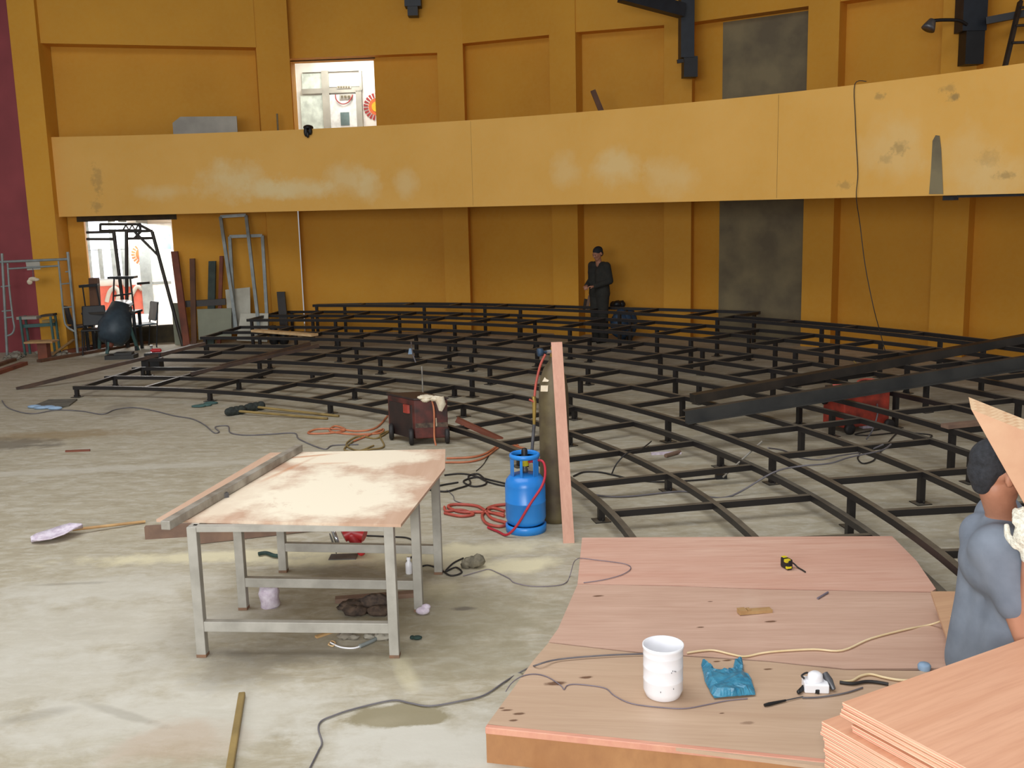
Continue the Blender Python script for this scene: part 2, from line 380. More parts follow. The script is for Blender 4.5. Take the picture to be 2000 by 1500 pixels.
    def chain(s, pts, rs):
        for i in range(len(pts) - 1): s.cap(pts[i], pts[i + 1], rs[i], rs[i + 1])
        return s
    def build(s, name, m, parent=None, bevel=0.0, fix=True):
        if parent is None:
            xs = [v.x for v in s.v]; ys = [v.y for v in s.v]; zs = [v.z for v in s.v]
            org = Vector(((min(xs) + max(xs)) / 2, (min(ys) + max(ys)) / 2, min(zs)))
        else: org = wloc(parent)
        me = bpy.data.meshes.new(name)
        me.from_pydata([v - org for v in s.v], [], s.f)
        for p, k in zip(me.polygons, s.sm): p.use_smooth = k
        if fix:
            b = bmesh.new(); b.from_mesh(me); bmesh.ops.recalc_face_normals(b, faces=b.faces); b.to_mesh(me); b.free()
        me.materials.append(M[m] if isinstance(m, str) else m)
        o = bpy.data.objects.new(name, me); COL.objects.link(o)
        if parent is None: o.location = org
        else: o.parent = parent
        if bevel:
            bv = o.modifiers.new('bevel', 'BEVEL'); bv.width = bevel; bv.segments = 2; bv.limit_method = 'ANGLE'
        return o
def world_obj(name, m, mb, kind=None, parent=None):
    """a mesh kept in world coordinates (origin at 0), so world-placed stains stay put"""
    me = bpy.data.meshes.new(name); me.from_pydata(mb.v, [], mb.f)
    for p, k in zip(me.polygons, mb.sm): p.use_smooth = k
    b = bmesh.new(); b.from_mesh(me); bmesh.ops.recalc_face_normals(b, faces=b.faces); b.to_mesh(me); b.free()
    me.materials.append(M[m]); o = bpy.data.objects.new(name, me); COL.objects.link(o)
    if kind: o['kind'] = kind
    if parent: o.parent = parent
    return o
def single(name, mb, m, label, cat, group=None, bevel=0.0): return tagit(mb.build(name, m, None, bevel), label, cat, group)
def lift(pts, dz): return [(p[0], p[1], p[2] + dz) for p in pts]

# ------------------------------------------------------------------ the hall
world_obj('floor', 'concrete_floor', MB().boxuv((-14, -4, -.2), (26, 0, 0), (0, 27, 0), (0, 0, .2)), 'structure')
world_obj('ceiling', 'roof_steel', MB().boxuv((-14, 9.6, 9.0), (26, 0, 0), (0, 13.4, 0), (0, 0, .2)), 'structure')

WALL = [(-8.75, 19.62), (-4.25, 20.95), (-4.25, 21.2), (-.76, 20.86), (1.36, 19.86), (3.34, 19.16), (5.52, 17.5), (7.17, 16.13), (8.75, 14.4)]
def wframe(i):
    A, B = Vector(WALL[i]), Vector(WALL[i + 1]); d = B - A; L = d.length; d.normalize(); return A, d, L, Vector((d.y, -d.x))
def wbox(mb, i, s0, s1, z0, z1, front, back):
    A, d, L, n = wframe(i)
    p = A + d * s0 + n * front; u = d * (s1 - s0); q = -n * (front + back)
    mb.boxuv((p.x, p.y, z0), (u.x, u.y, 0), (q.x, q.y, 0), (0, 0, z1 - z0))
def wcoord(i, p):
    A, d, L, n = wframe(i); return (Vector((p[0], p[1])) - A).dot(d)
ZT = 9.0; ZB = 5.6
def wall_piece(mb, i, holes=(), z0=0.0, z1=ZT, s0=-.0, s1=None):
    A, d, L, n = wframe(i); s1 = L if s1 is None else s1
    if not holes: wbox(mb, i, s0, s1, z0, z1, 0, .28); return
    a, b, h0, h1 = holes[0]
    wbox(mb, i, s0, a, z0, z1, 0, .28); wbox(mb, i, b, s1, z0, z1, 0, .28)
    if h0 > z0: wbox(mb, i, a, b, z0, h0, 0, .28)
    wbox(mb, i, a, b, h1, z1, 0, .28)
dl0, dl1 = (-8.094, 19.814, 2.041), (-6.567, 20.265, 1.989); LD = (wcoord(0, dl0), wcoord(0, dl1), .32, ((-7.332, 20.039, 2.397))[2])
du0, du1 = (-3.955, 21.171, 4.738), (-2.578, 21.037, 4.692); UD = (.0, wcoord(2, du1), 2.95, ((-3.241, 21.102, 5.431))[2])
wb = MB()
wall_piece(wb, 0, [LD]); wall_piece(wb, 2, [UD], s0=-.02)
for i in (3, 4, 5, 6, 7): wall_piece(wb, i)
wbox(wb, 0, 4.42, 4.69, 0, ZT, 0, .34)
back = world_obj('wall_back', 'yellow_paint', wb, 'structure')
# pilasters and the beam band above the balcony panels
k = 0
def trim(mb, name=None):
    global k; k += 1; return world_obj('trim_%d' % k, 'yellow_paint', mb, 'structure')
L0 = wframe(0)[2]
trim(_m) if False else None
m = MB(); wbox(m, 0, L0 - .62, L0, 2.86, ZT, .38, 0); wbox(m, 0, L0 - .62, L0, 0, 2.56, .12, 0); trim(m)
m = MB(); wbox(m, 0, .0, L0 - .62, ZB, ZT, .40, 0); trim(m)
for i, a in ((2, .50), (3, .42), (4, .40), (5, .42), (6, .42)):
    L = wframe(i)[2]
    m = MB(); wbox(m, i, L - a, L + (.1 if i > 2 else 0), 0, ZT, .33, 0); trim(m)
    m = MB(); wbox(m, i, 0, L - a, ZB if i > 2 else 5.45, ZT, .31, 0); trim(m)
m = MB(); wbox(m, 7, 0, 2.2, ZB, ZT, .31, 0); trim(m)
# unpainted plaster infill and concrete lintels
pa, pb = wcoord(5, (3.837, 18.782, 1.510)), wcoord(5, (5.110, 17.812, 1.526))
m = MB(); wbox(m, 5, pa, pb, 0, 2.6, .012, 0); wbox(m, 5, pa + .03, pb + .08, 2.6, ZB - .02, .012, 0)
world_obj('plaster_infill', 'plaster_grey', m, None, back)
m = MB(); wbox(m, 0, LD[0] - .12, LD[1] + .1, LD[3], LD[3] + .14, .015, 0); world_obj('door_lintel', 'lintel', m, None, back)
m = MB(); wbox(m, 2, 0.0, UD[1] + .03, UD[3], UD[3] + .13, .015, 0); world_obj('door_lintel', 'lintel', m, None, back)

# corner column and red side wall
m = MB(); c0, c1, c2 = (-8.832, 19.200, 1.226), (-8.364, 19.200, 1.214), (-8.137, 19.200, 4.994)
m.boxuv((c0[0] - .02, 19.2, 0), (c1[0] - c0[0] + .02, 0, 0), (0, .5, 0), (0, 0, ZT)); trim(m)
m = MB().boxuv((-12.5, 19.22, 0), (c0[0] - .02 + 12.5, 0, 0), (0, .3, 0), (0, 0, ZT)); world_obj('wall_left', 'red_paint', m, 'structure')

# balcony: curved front, floor slab
FCX, FCY, FR = -7.29, 4.04, 15.37
def fpt(a, r=FR): return (FCX + r * math.cos(math.radians(a)), FCY + r * math.sin(math.radians(a)))
def arcwall(mb, a0, a1, r0, r1, z0, z1, cx, cy, n):
    vs = []; fs = []
    for i in range(n + 1):
        a = math.radians(a0 + (a1 - a0) * i / n); c, s_ = math.cos(a), math.sin(a)
        vs += [(cx + r0 * c, cy + r0 * s_, z0), (cx + r1 * c, cy + r1 * s_, z0), (cx + r1 * c, cy + r1 * s_, z1), (cx + r0 * c, cy + r0 * s_, z1)]
    for i in range(n):
        b = 4 * i
        for q in range(4): fs.append((b + q, b + (q + 1) % 4, b + 4 + (q + 1) % 4, b + 4 + q))
    fs += [(0, 1, 2, 3), (4 * n + 3, 4 * n + 2, 4 * n + 1, 4 * n)]
    mb.add(vs, fs); return mb
fas = world_obj('wall_balcony', 'fascia_paint', arcwall(MB(), 95.9, 18, FR, FR + .16, 2.5, 3.95, FCX, FCY, 78), 'structure')
sl = []
m = MB(); aa = [95.5 - i * 2.0 for i in range(39)]
front = [fpt(a, FR + .1) for a in aa]; backp = [(-8.7, 19.7), (-4.25, 20.97), (-4.25, 21.2), (-.76, 20.88), (1.36, 19.88), (3.34, 19.18), (5.52, 17.52), (7.17, 16.15), (8.75, 14.42), (9.2, 12)]
m.prism(front + backp[::-1], 2.56, 2.85); world_obj('floor_balcony', 'yellow_paint', m, 'structure')
# bare cement tongue and joints on the balcony front
m = MB(); tp = [(5.240, 12.927, 2.521), (5.247, 12.917, 2.826), (5.249, 12.914, 3.166), (5.271, 12.883, 3.231), (5.303, 12.838, 3.221), (5.319, 12.814, 3.067), (5.334, 12.792, 2.820), (5.351, 12.768, 2.517)]
m.slab(tp, (.02, .05, 0)); world_obj('cement_patch', 'plaster_grey', m, None, fas)
m = MB(); 
for a in ((-0.593, 17.874, 3.139), (3.801, 14.680, 3.203)):
    m.boxuv((a[0] - .003, a[1] - .003, 2.52), (.006, .003, 0), (0, .05, 0), (0, 0, 1.41))
world_obj('expansion_joint', 'stick_wood', m, None, fas)

# corridor behind the lower doorway
A0, d0, _, n0 = wframe(0)
def wp(i, s, z, depth):
    A, d, L, n = wframe(i); p = A + d * s - n * depth; return Vector((p.x, p.y, z))
def panel(mb, i, s0, s1, z0, z1, depth, th=.02):
    A, d, L, n = wframe(i); p = wp(i, s0, z0, depth); u = d * (s1 - s0); q = -n * th
    mb.boxuv(p, (u.x, u.y, 0), (q.x, q.y, 0), (0, 0, z1 - z0))
s0, s1 = LD[0], LD[1]; sw = s1 - s0
m = MB(); wbox(m, 0, s0, s1, 0, .33, .03, 0); trim(m)['kind'] = 'structure'; m_ = bpy.data.objects['trim_%d' % k]; m_.data.materials[0] = M['lintel']
m = MB(); panel(m, 0, s0 - .8, s1 + .8, 0, .32, .0, 3.2); world_obj('floor_corridor', 'corridor_white', m, 'structure')
m = MB(); panel(m, 0, s0 - .8, s1 + .8, .30, .318, -.03, .03); world_obj('trim_threshold', 'plaster_grey', m, 'structure') if False else None
m = MB(); panel(m, 0, s0 - .8, s1 + .8, 3.2, 3.3, .3, 3.0); world_obj('ceiling_corridor', 'corridor_white', m, 'structure')
m = MB(); panel(m, 0, s0 - .8, s1 + .8, .32, 3.2, 3.0, .1)
cw = world_obj('wall_corridor', 'corridor_white', m, 'structure')
for sgn, nm in ((s0 - .8, 'wall_corridor_left'), (s1 + .7, 'wall_corridor_right')):
    m = MB(); panel(m, 0, sgn, sgn + .1, .32, 3.2, .28, 2.8); world_obj(nm, 'corridor_white', m, 'structure')
def pp(mb, i, a, b, depth, th=.02):
    """panel spanning two opposite corners given on the wall"""
    s_a, s_b = wcoord(i, a), wcoord(i, b); panel(mb, i, min(s_a, s_b), max(s_a, s_b), min(a[2], b[2]), max(a[2], b[2]), depth, th)
# corridor window with bright panes
m = MB()
for a, b in (((-9.283, 22.518, 0.979), (-9.126, 22.564, 2.471)), ((-8.988, 22.605, 1.134), (-8.903, 22.630, 1.801)), ((-8.736, 22.679, 1.123), (-8.597, 22.720, 2.457)), ((-8.537, 22.738, 0.944), (-8.375, 22.786, 2.450)), ((-9.271, 22.521, 1.113), (-8.481, 22.755, 1.122)), ((-9.217, 22.537, 1.757), (-8.430, 22.770, 1.773)), ((-9.162, 22.553, 2.395), (-8.376, 22.786, 2.439))): pp(m, 0, a, b, 2.90, .06)
win = world_obj('window_1', 'galvanised', m, 'structure')
m = MB(); pp(m, 0, (-9.349, 22.498, 1.139), (-8.397, 22.780, 2.440), 2.955, .01); world_obj('pane', 'window_daylight', m, None, win)
# corridor door
m = MB(); pp(m, 0, (-8.127, 22.860, 0.261), (-7.484, 23.049, 2.303), 2.93, .06); dr = world_obj('door_1', 'door_white', m, 'structure')
m = MB(); pp(m, 0, (-8.022, 22.890, 1.079), (-7.519, 23.039, 2.259), 2.925, .01); world_obj('door_glass', 'door_glass', m, None, dr)
m = MB(); pp(m, 0, (-8.182, 22.843, 0.218), (-7.961, 22.908, 2.406), 2.9, .1); pp(m, 0, (-8.072, 22.876, 0.968), (-7.579, 23.021, 1.025), 2.92, .02); world_obj('door_frame', 'galvanised', m, None, dr)
m = MB(); pp(m, 0, (-7.682, 22.991, 1.734), (-7.522, 23.038, 2.067), 2.92, .01); world_obj('notice', 'pale_blue', m, None, dr)
m = MB(); pp(m, 0, (-9.525, 22.446, 0.260), (-8.154, 22.851, 0.971), 2.98, .02); world_obj('red_dado', 'corridor_red', m, None, cw)
m = MB()
for pts in ([(-8.909, 22.628, 0.623), (-8.830, 22.652, 0.845), (-8.721, 22.684, 0.930), (-8.649, 22.705, 0.814), (-8.706, 22.688, 0.612)], [(-8.491, 22.752, 0.487), (-8.387, 22.783, 0.767), (-8.271, 22.817, 0.931), (-8.174, 22.846, 0.859)]):
    sc_ = [wp(0, wcoord(0, q), q[2], 2.955) for q in pts]; m.tube(sc_, .05, 6)
world_obj('wall_painting', 'grey_board', m, None, cw)
def sun(i, c3, depth, R, parent, disc, rays, n=20):
    A, d, L, nn = wframe(i); c = wp(i, wcoord(i, c3), c3[2], depth)
    u = Vector((d.x, d.y, 0)); up = Vector((0, 0, 1)); nv = Vector((nn.x, nn.y, 0))
    rng = [math.pi * (.5 + q / n) for q in range(n + 1)]
    m = MB(); m.slab([c + (u * math.cos(a) + up * math.sin(a)) * R * .62 for a in rng], nv * .006); world_obj('sun_disc', disc, m, None, parent)
    m = MB()
    for a in rng[::2]:
        w_ = .05 * R; dv = u * math.cos(a) + up * math.sin(a); tv = -u * math.sin(a) + up * math.cos(a)
        m.slab([c + dv * R * .66 - tv * w_, c + dv * R - tv * w_ * 1.8, c + dv * R + tv * w_ * 1.8, c + dv * R * .66 + tv * w_], nv * .006)
    world_obj('sun_rays', rays, m, None, parent)
    return c, u, up, nv
sun(0, (-8.113, 22.864, 1.637), 2.99, .235, cw, 'sun_orange', 'sun_orange')

# corridor behind the upper doorway
u0, u1 = UD[0], UD[1]; uw = u1 - u0; DU = 2.0
m = MB(); panel(m, 2, u0 - .6, u1 + .9, 2.75, 2.95, .28, 2.6); world_obj('floor_landing', 'corridor_white', m, 'structure')
m = MB(); panel(m, 2, u0 - .6, u1 + .9, 5.8, 5.9, .28, 2.6); world_obj('ceiling_landing', 'corridor_white', m, 'structure')
m = MB(); panel(m, 2, u0 - .6, u1 + .9, 2.95, 5.8, DU, .1); uwl = world_obj('wall_landing', 'corridor_white', m, 'structure')
for sgn, nm in ((u0 - .6, 'wall_landing_left'), (u1 + .8, 'wall_landing_right')):
    m = MB(); panel(m, 2, sgn, sgn + .1, 2.95, 5.8, .28, 1.8); world_obj(nm, 'corridor_white', m, 'structure')
m = MB(); pp(m, 2, (-3.870, 23.122, 4.149), (-3.189, 23.056, 4.986), DU - .05, .05); d2 = world_obj('door_2', 'door_white', m, 'structure')
m = MB(); pp(m, 2, (-3.609, 23.097, 4.327), (-3.412, 23.078, 4.604), DU - .06, .01); world_obj('door_glass', 'dark_glass', m, None, d2)
m = MB()
for a, b in (((-3.984, 23.133, 4.153), (-3.830, 23.118, 5.492)), ((-3.243, 23.061, 4.130), (-3.117, 23.049, 5.059)), ((-4.410, 23.175, 5.470), (-3.097, 23.047, 5.466)), ((-4.437, 23.177, 5.017), (-3.114, 23.049, 5.124)), ((-3.151, 23.052, 5.060), (-3.097, 23.047, 5.466))): pp(m, 2, a, b, DU - .08, .08)
world_obj('door_frame', 'grey_board', m, None, d2)
m = MB()
for a, b in (((-3.849, 23.120, 5.149), (-3.133, 23.050, 5.425)), ((-4.433, 23.177, 5.082), (-3.911, 23.126, 5.452)), ((-4.489, 23.182, 4.168), (-3.937, 23.129, 4.990))): pp(m, 2, a, b, DU - .03, .01)
w2 = world_obj('window_2', 'door_glass', m, 'structure')
m = MB(); pp(m, 2, (-3.647, 23.101, 5.099), (-3.327, 23.069, 5.163), DU - .095, .012); pp(m, 2, (-3.603, 23.096, 4.870), (-3.314, 23.068, 4.980), DU - .07, .012); world_obj('door_sign', 'grey_board', m, None, d2)
m = MB()
for a, b in (((-3.624, 23.098, 5.114), (-3.588, 23.095, 5.151)), ((-3.567, 23.093, 5.112), (-3.531, 23.089, 5.149)), ((-3.511, 23.087, 5.110), (-3.475, 23.084, 5.147)), ((-3.454, 23.082, 5.108), (-3.418, 23.078, 5.145)), ((-3.398, 23.076, 5.106), (-3.362, 23.073, 5.143)), ((-3.567, 23.093, 4.912), (-3.519, 23.088, 4.954)), ((-3.499, 23.086, 4.910), (-3.440, 23.080, 4.951)), ((-3.419, 23.078, 4.907), (-3.361, 23.073, 4.949))): pp(m, 2, a, b, DU - .10, .004)
world_obj('sign_lettering', 'plaster_grey', m, None, d2)
g = [wp(2, wcoord(2, q), q[2], DU - .09) for q in ((-3.688, 23.104, 4.981), (-3.681, 23.104, 4.895), (-3.639, 23.100, 4.828), (-3.562, 23.092, 4.782), (-3.483, 23.084, 4.780), (-3.401, 23.077, 4.820), (-3.341, 23.071, 4.894), (-3.303, 23.067, 4.968))]
world_obj('garland', 'sun_red', MB().tube(g, .012, 6, 3), None, d2)
c_, u_, up_, nv_ = sun(2, (-2.807, 23.019, 4.704), DU - .01, .29, uwl, 'sun_orange', 'sun_red', 22)
m = MB(); m.slab([c_ + (u_ * math.cos(a) + up_ * math.sin(a)) * .11 + nv_ * .012 for a in [math.pi * (.5 + q / 12) for q in range(13)]], nv_ * .004); world_obj('sun_center', 'sun_yellow', m, None, uwl)

# ------------------------------------------------------------------ stepped seating frames
CX, CY = -7.24, 6.13
def pol(r, a, z): return (CX + r * math.cos(math.radians(a)), CY + r * math.sin(math.radians(a)), z)
B = .05
def tier(label, z, arcs, rads, legs, a0, a1, group='stepped seating frames', endbeam=True):
    t = thing('seating_frame', label, 'steel frame', pol(arcs[0] if not isinstance(arcs[0], list) else arcs[0][0][1], (a0 + a1) / 2, 0), group)
    for r in arcs:
        if isinstance(r, list):
            m = MB(); pts = [pol(q[1], q[0], z) for q in r]
            for i in range(len(pts) - 1): m.beam(pts[i], pts[i + 1], B, B)
        else: m = arcwall(MB(), a0, a1, r - B / 2, r + B / 2, z - B, z, CX, CY, max(8, int(abs(a1 - a0) / 2)))
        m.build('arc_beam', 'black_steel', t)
    for (a, r0, r1) in rads:
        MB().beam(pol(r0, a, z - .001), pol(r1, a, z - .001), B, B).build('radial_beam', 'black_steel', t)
    for (a, r) in legs:
        m = MB(); p = pol(r, a, 0); rz = math.radians(a)
        m.box(p, (B, B, z - B + .005), rz); m.box(p, (.13, .13, .008), rz)
        for sx in (-.045, .045): 
            q = (p[0] - math.sin(rz) * sx, p[1] + math.cos(rz) * sx, 0)
            m.cyl((q[0], q[1], 0), (q[0], q[1], .03), .007, n=6)
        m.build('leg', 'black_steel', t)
    return t
H1, H2, H3, H4, H5 = .16, .28, .40, .52, .64
def spread(a0, step, n): return [a0 - step * i for i in range(n)]
A1 = [81.5, 74.6, 68.2, 61.7, 55.1, 48.7, 42.2, 35.6, 29.2, 22.8, 16.7, 10.7, 4.7, -1.6, -7.9, -14.2]
tier('lowest and nearest black steel seating frame, partly decked with plywood at right', H1, [8.12, 8.97, 9.80],
     [(a, 8.12, 9.80) for a in A1],
     [(a, 8.12) for a in (82, 67.1, 52.3, 38.5, 26, 12.5, -1.6, -14)] + [(a, 8.97) for a in (81.3, 68.2, 55.1, 42.2, 29.2, 16.7, 4.7, -7.9)] + [(a, 9.80) for a in (81.3, 64, 48.7, 35.6, 20, 7, -6, -14)], 82.3, -14.3)
A2 = [81.4] + spread(76.6, 5.07, 18)
tier('second black steel seating frame up, one step above the lowest', H2, [9.93, 10.78, 11.55],
     [(a, 9.93, 11.55) for a in A2],
     [(a, 9.93) for a in (81.2, 70, 59.5, 47.5, 37, 26.6, 16, 8.4, -3, -13)] + [(a, 10.78) for a in (72, 61, 50, 41, 31.2, 20.5, 10.8, 0, -10)] + [(a, 11.55) for a in (80, 66, 55, 44, 34, 23, 13, 2)], 81.7, -14.0)
A3 = [80.6] + spread(76.0, 4.36, 17)
tier('middle black steel seating frame, third step up', H3, [11.66, 12.42, 13.22],
     [(a, 11.66, 13.22) for a in A3 if abs(a - 23.7) > .5],
     [(a, 11.66) for a in (80.4, 68, 57.5, 47.2, 36.6, 26.2, 15, 6.5)] + [(a, 12.42) for a in (74, 63, 52, 41.2, 32, 23, 12)] + [(a, 13.22) for a in (79, 70, 60, 50, 40.7, 30, 19, 8)], 80.8, 4.5)
A4 = [80.0] + spread(76.4, 3.9, 18)
tier('fourth black steel seating frame up, reaching under the balcony edge', H4, [13.33, 14.08, 14.80],
     [(a, 13.33, 14.80) for a in A4],
     [(a, 13.33) for a in (79.8, 72.5, 62, 52, 42, 34, 25, 16, 8)] + [(a, 14.08) for a in (76, 66, 57, 47, 38, 29, 20)] + [(a, 14.80) for a in (79, 70, 60, 51, 42, 33, 24, 14)], 80.2, 6.0)
b5 = [[77.2, 14.95], [74, 15.15], [70, 15.35], [66, 15.42], [62, 15.42], [58, 15.42], [54, 15.5], [50, 15.68], [47, 15.85], [44.2, 16.0]]
b6 = [[44.2, 15.25], [40, 15.25], [36, 15.25], [32, 15.25], [28, 15.2], [24, 15.2], [18, 15.2], [12, 15.2]]
def bl(L, a):
    for (p, q) in zip(L[:-1], L[1:]):
        if q[0] <= a <= p[0]: return q[1] + (p[1] - q[1]) * (a - q[0]) / (p[0] - q[0])
tier('topmost and farthest black steel seating frame, against the ochre back wall', H5, [14.86, b5, b6],
     [(a, 14.86, bl(b5, a)) for a in (77.1, 73.5, 69.8, 66, 62.2, 58.4, 54.6, 50.8, 47, 44.3)] + [(a, 14.86, 15.22) for a in spread(40, 4.2, 6)],
     [(a, 14.86) for a in (77, 68, 60, 52, 44.5, 36, 27, 18)] + [(a, bl(b5, a) - .03) for a in (75, 64, 53, 44.5)] + [(a, 15.2) for a in (38, 30.5, 22)], 77.3, 12.0)

# plywood decking nailed on the lowest frame
ZD = .178
deck = thing('plywood_deck', 'pinkish plywood deck laid over the lowest seating frame in the foreground', 'deck', (.9, 5.2, 0))
def sheet(name, pts, m, z0=.161, z1=ZD):
    return world_child(name, MB().prism(pts, z0, z1), m, deck)
def world_child(name, mb, m, parent):
    o = world_obj(name, m, mb); o.parent = parent; o.matrix_parent_inverse = Matrix.Translation(-Vector(parent.location)); return o
sheet('deck_sheet', [(0.469, 6.946, 0.178), (2.613, 6.817, 0.178), (2.587, 6.318, 0.178), (2.511, 5.828, 0.178), (2.462, 5.782, 0.178), (1.521, 5.894, 0.178), (0.915, 5.994, 0.178), (0.377, 6.056, 0.178)], 'deck_ply_back')
pb_ = [(0.376, 6.043, 0.178), (0.913, 5.981, 0.178), (1.517, 5.881, 0.178), (2.457, 5.770, 0.178)]
rr = [pol(9.76, a, 0) for a in (-3, -5, -7.2)]
pc_ = [(1.631, 4.801, 0.178), (1.275, 4.914, 0.178), (0.668, 5.040, 0.178), (0.165, 5.210, 0.178), (0.223, 5.376, 0.178)]
sheet('deck_sheet', pb_ + [pol(9.76, a, 0) for a in (-2.4, -5, -8)] + pc_, 'deck_ply_middle')
pd_ = [(0.162, 5.194, 0.178), (0.666, 5.024, 0.178), (1.271, 4.899, 0.178), (1.627, 4.786, 0.178)]
sheet('deck_sheet', pd_ + [pol(9.76, a, 0) for a in (-8.3, -11, -14.2)] + [(1.295, 3.896, 0.178), (0.606, 4.108, 0.178), (-0.150, 4.332, 0.178), (-0.036, 4.656, 0.178), (0.071, 4.969, 0.178)], 'deck_ply_front')
fa_, fb_ = Vector((-0.152, 4.327, 0.178)), Vector(pol(9.76, -14.25, .178))
dv = (fb_ - fa_); dn = Vector((dv.y, -dv.x, 0)).normalized()
MB().boxuv(fa_ + Vector((0, 0, -.178)) + dn * .002, dv, dn * .016, (0, 0, .150)).build('riser_board', 'riser_ply', deck)
MB().boxuv(fa_ + Vector((0, 0, -.030)) + dn * .0, dv, dn * .030, (0, 0, .032)).build('edge_trim', 'trim_pink', deck, .003)
m = MB().prism([(2.338, 5.491, 0.298), (2.568, 5.476, 0.298), (2.663, 5.139, 0.298)] + [(2.4, 4.3), (2.129, 4.736, 0.298)], .281, .298)
ue = single('plywood_sheet', m, 'deck_edge_ply', 'loose plywood sheet edge overhanging the second frame, beside the grey-shirted person', 'plywood')

# ------------------------------------------------------------------ work table
wt = thing('work_table', 'pale grey steel work table with a sawdusty plywood top', 'table', (-1.2, 6.2, 0))
LEGS = [(-1.81, 5.53), (-.70, 5.46), (-1.75, 6.22), (-.62, 6.12), (-1.64, 6.89), (-.54, 6.78)]
for (x, y) in LEGS:
    lg = MB().box((x, y, .0), (.055, .055, .775), -.06).build('leg', 'table_steel', wt, .003)
    MB().box((x, y, .001), (.0565, .0565, .018), -.06).build('rusty_foot', 'rust', lg)
for i in (0, 2, 4):
    a, b = LEGS[i], LEGS[i + 1]
    MB().beam((a[0], a[1], .215), (b[0], b[1], .205), .045, .06).build('stretcher', 'table_steel', wt, .003)
m = MB()
for i, j in ((0, 1), (2, 3), (4, 5), (0, 4), (1, 5)): m.beam((LEGS[i][0], LEGS[i][1], .778), (LEGS[j][0], LEGS[j][1], .778), .045, .032)
m.build('top_frame', 'table_steel', wt)
tp = [(-2.040, 5.611, 0.795), (-0.628, 5.403, 0.795), (-0.459, 6.613, 0.795), (-0.488, 7.154, 0.795), (-1.749, 7.175, 0.795)]
top = world_child('tabletop', MB().prism(tp, .778, .795), 'table_ply', wt)
single('steel_tube', MB().beam((-1.916, 5.397, 0.847), (-1.542, 7.189, 0.847), .055, .05), 'tube_grey', 'square steel tube lying along the left edge of the work table', 'steel tube', bevel=.004)
a = (-1.772, 6.023, 0.795); single('clamp_block', MB().box((a[0], a[1], .795), (.06, .035, .03), .6), 'steel_grey', 'small dark metal block on the work table beside the square tube', 'block')
a, b = (-2.898, 7.713, 0.000), (-2.139, 7.807, 0.000)
single('wooden_beam', MB().beam((a[0], a[1], .10), (b[0], b[1], .10), .05, .10), 'plank_wood', 'brown board on edge sticking out left from under the work table', 'board')
a, b = (-2.471, 7.533, 0.000), (-1.120, 7.939, 0.000)
single('wooden_beam', MB().beam((a[0], a[1], .20), (b[0], b[1], .20), .02, .195), 'plank_wood', 'wide brown board standing on edge on the floor behind the work table legs', 'board')
single('wooden_offcut', MB().beam(lift([(-1.178, 6.297, 0.000)], .03)[0], lift([(-0.664, 6.370, 0.000)], .03)[0], .06, .03), 'plank_wood', 'flat wood strip on the floor under the work table', 'wood strip')

# circular saw behind the table
o = V((-1.194, 7.185, 0.000)); o.z = .0; cs = thing('circular_saw', 'red circular saw with silver guard on the floor behind the work table', 'saw', o)
m = MB(); m.sweep([o + V(-0.065, 0.000, 0.156), o + V(0.000, 0.026, 0.182), o + V(0.091, 0.000, 0.156)], [.05, .06, .05], 10); m.cap(o + V(0.000, 0.000, 0.156), o + V(0.065, -0.026, 0.039), .045, .03); m.build('motor_housing', 'saw_red', cs)
m = MB(); m.tube([o + V(0.052, 0.000, 0.195), o + V(0.039, 0.000, 0.273), o + V(-0.039, 0.000, 0.273), o + V(-0.065, 0.000, 0.208)], .016, 8); m.build('handle', 'saw_red', cs)
MB().lathe([(.001, -.012), (.085, -.012), (.09, 0), (.085, .012), (.001, .012)], o + V(-0.117, -0.026, 0.143), 24, (1, .35, .25)).build('blade_guard', 'chrome', cs)
MB().boxuv(o + V(-0.169, -0.078, 0.000), (.2, 0, 0), (0, .12, 0), (0, 0, .006)).build('base_plate', 'steel_grey', cs)
MB().lathe([(.001, -.002), (.078, -.002), (.078, .002), (.001, .002)], o + V(-0.137, -0.033, 0.111), 24, (1, .35, .25)).build('blade', 'steel_grey', cs)
single('saw_cable', MB().tube([(-1.160, 7.631, 0.008), (-0.977, 7.592, 0.008), (-0.813, 7.531, 0.008), (-0.711, 7.251, 0.008), (-0.785, 7.034, 0.008), (-0.710, 6.891, 0.008), (-0.629, 6.927, 0.008), (-0.533, 6.838, 0.008), (-0.454, 6.711, 0.008), (-0.379, 6.766, 0.008), (-0.427, 6.871, 0.008), (-0.494, 6.794, 0.008), (-0.449, 6.957, 0.008), (-0.381, 7.059, 0.008)], .006, 6), 'rubber_black', 'black saw cord looping on the floor behind the table legs', 'cord')
single('rag', MB().tube(lift([(-1.898, 7.224, 0.000), (-1.846, 7.243, 0.000), (-1.775, 7.182, 0.000), (-1.723, 7.167, 0.000)], .02), [.015] * 16, 8), 'leaf_green', 'dark green twisted rag on the floor behind the work table', 'rag')
a = (-1.590, 6.254, 0.000)
m = MB().lathe([(.055, 0), (.062, .01), (.06, .05), (.064, .10), (.058, .13), (.02, .135)], (a[0], a[1], 0), 14); 
for v in m.v: v += Vector((random.uniform(-.006, .006), random.uniform(-.006, .006), random.uniform(-.003, .003))); v.z = max(v.z, 0)
single('plastic_bag', m, 'bag_white', 'small white speckled plastic bag standing under the work table', 'bag')
a = (-0.747, 6.793, 0.000); t_ = thing('bottle', 'small white bottle standing behind the right table legs', 'bottle', a)
MB().lathe([(.022, 0), (.024, .005), (.024, .075), (.012, .09), (.012, .10)], a, 14).build('body', 'white_plastic', t_); MB().lathe([(.014, .098), (.014, .118), (.001, .118)], a, 12).build('cap', 'white_plastic', t_)
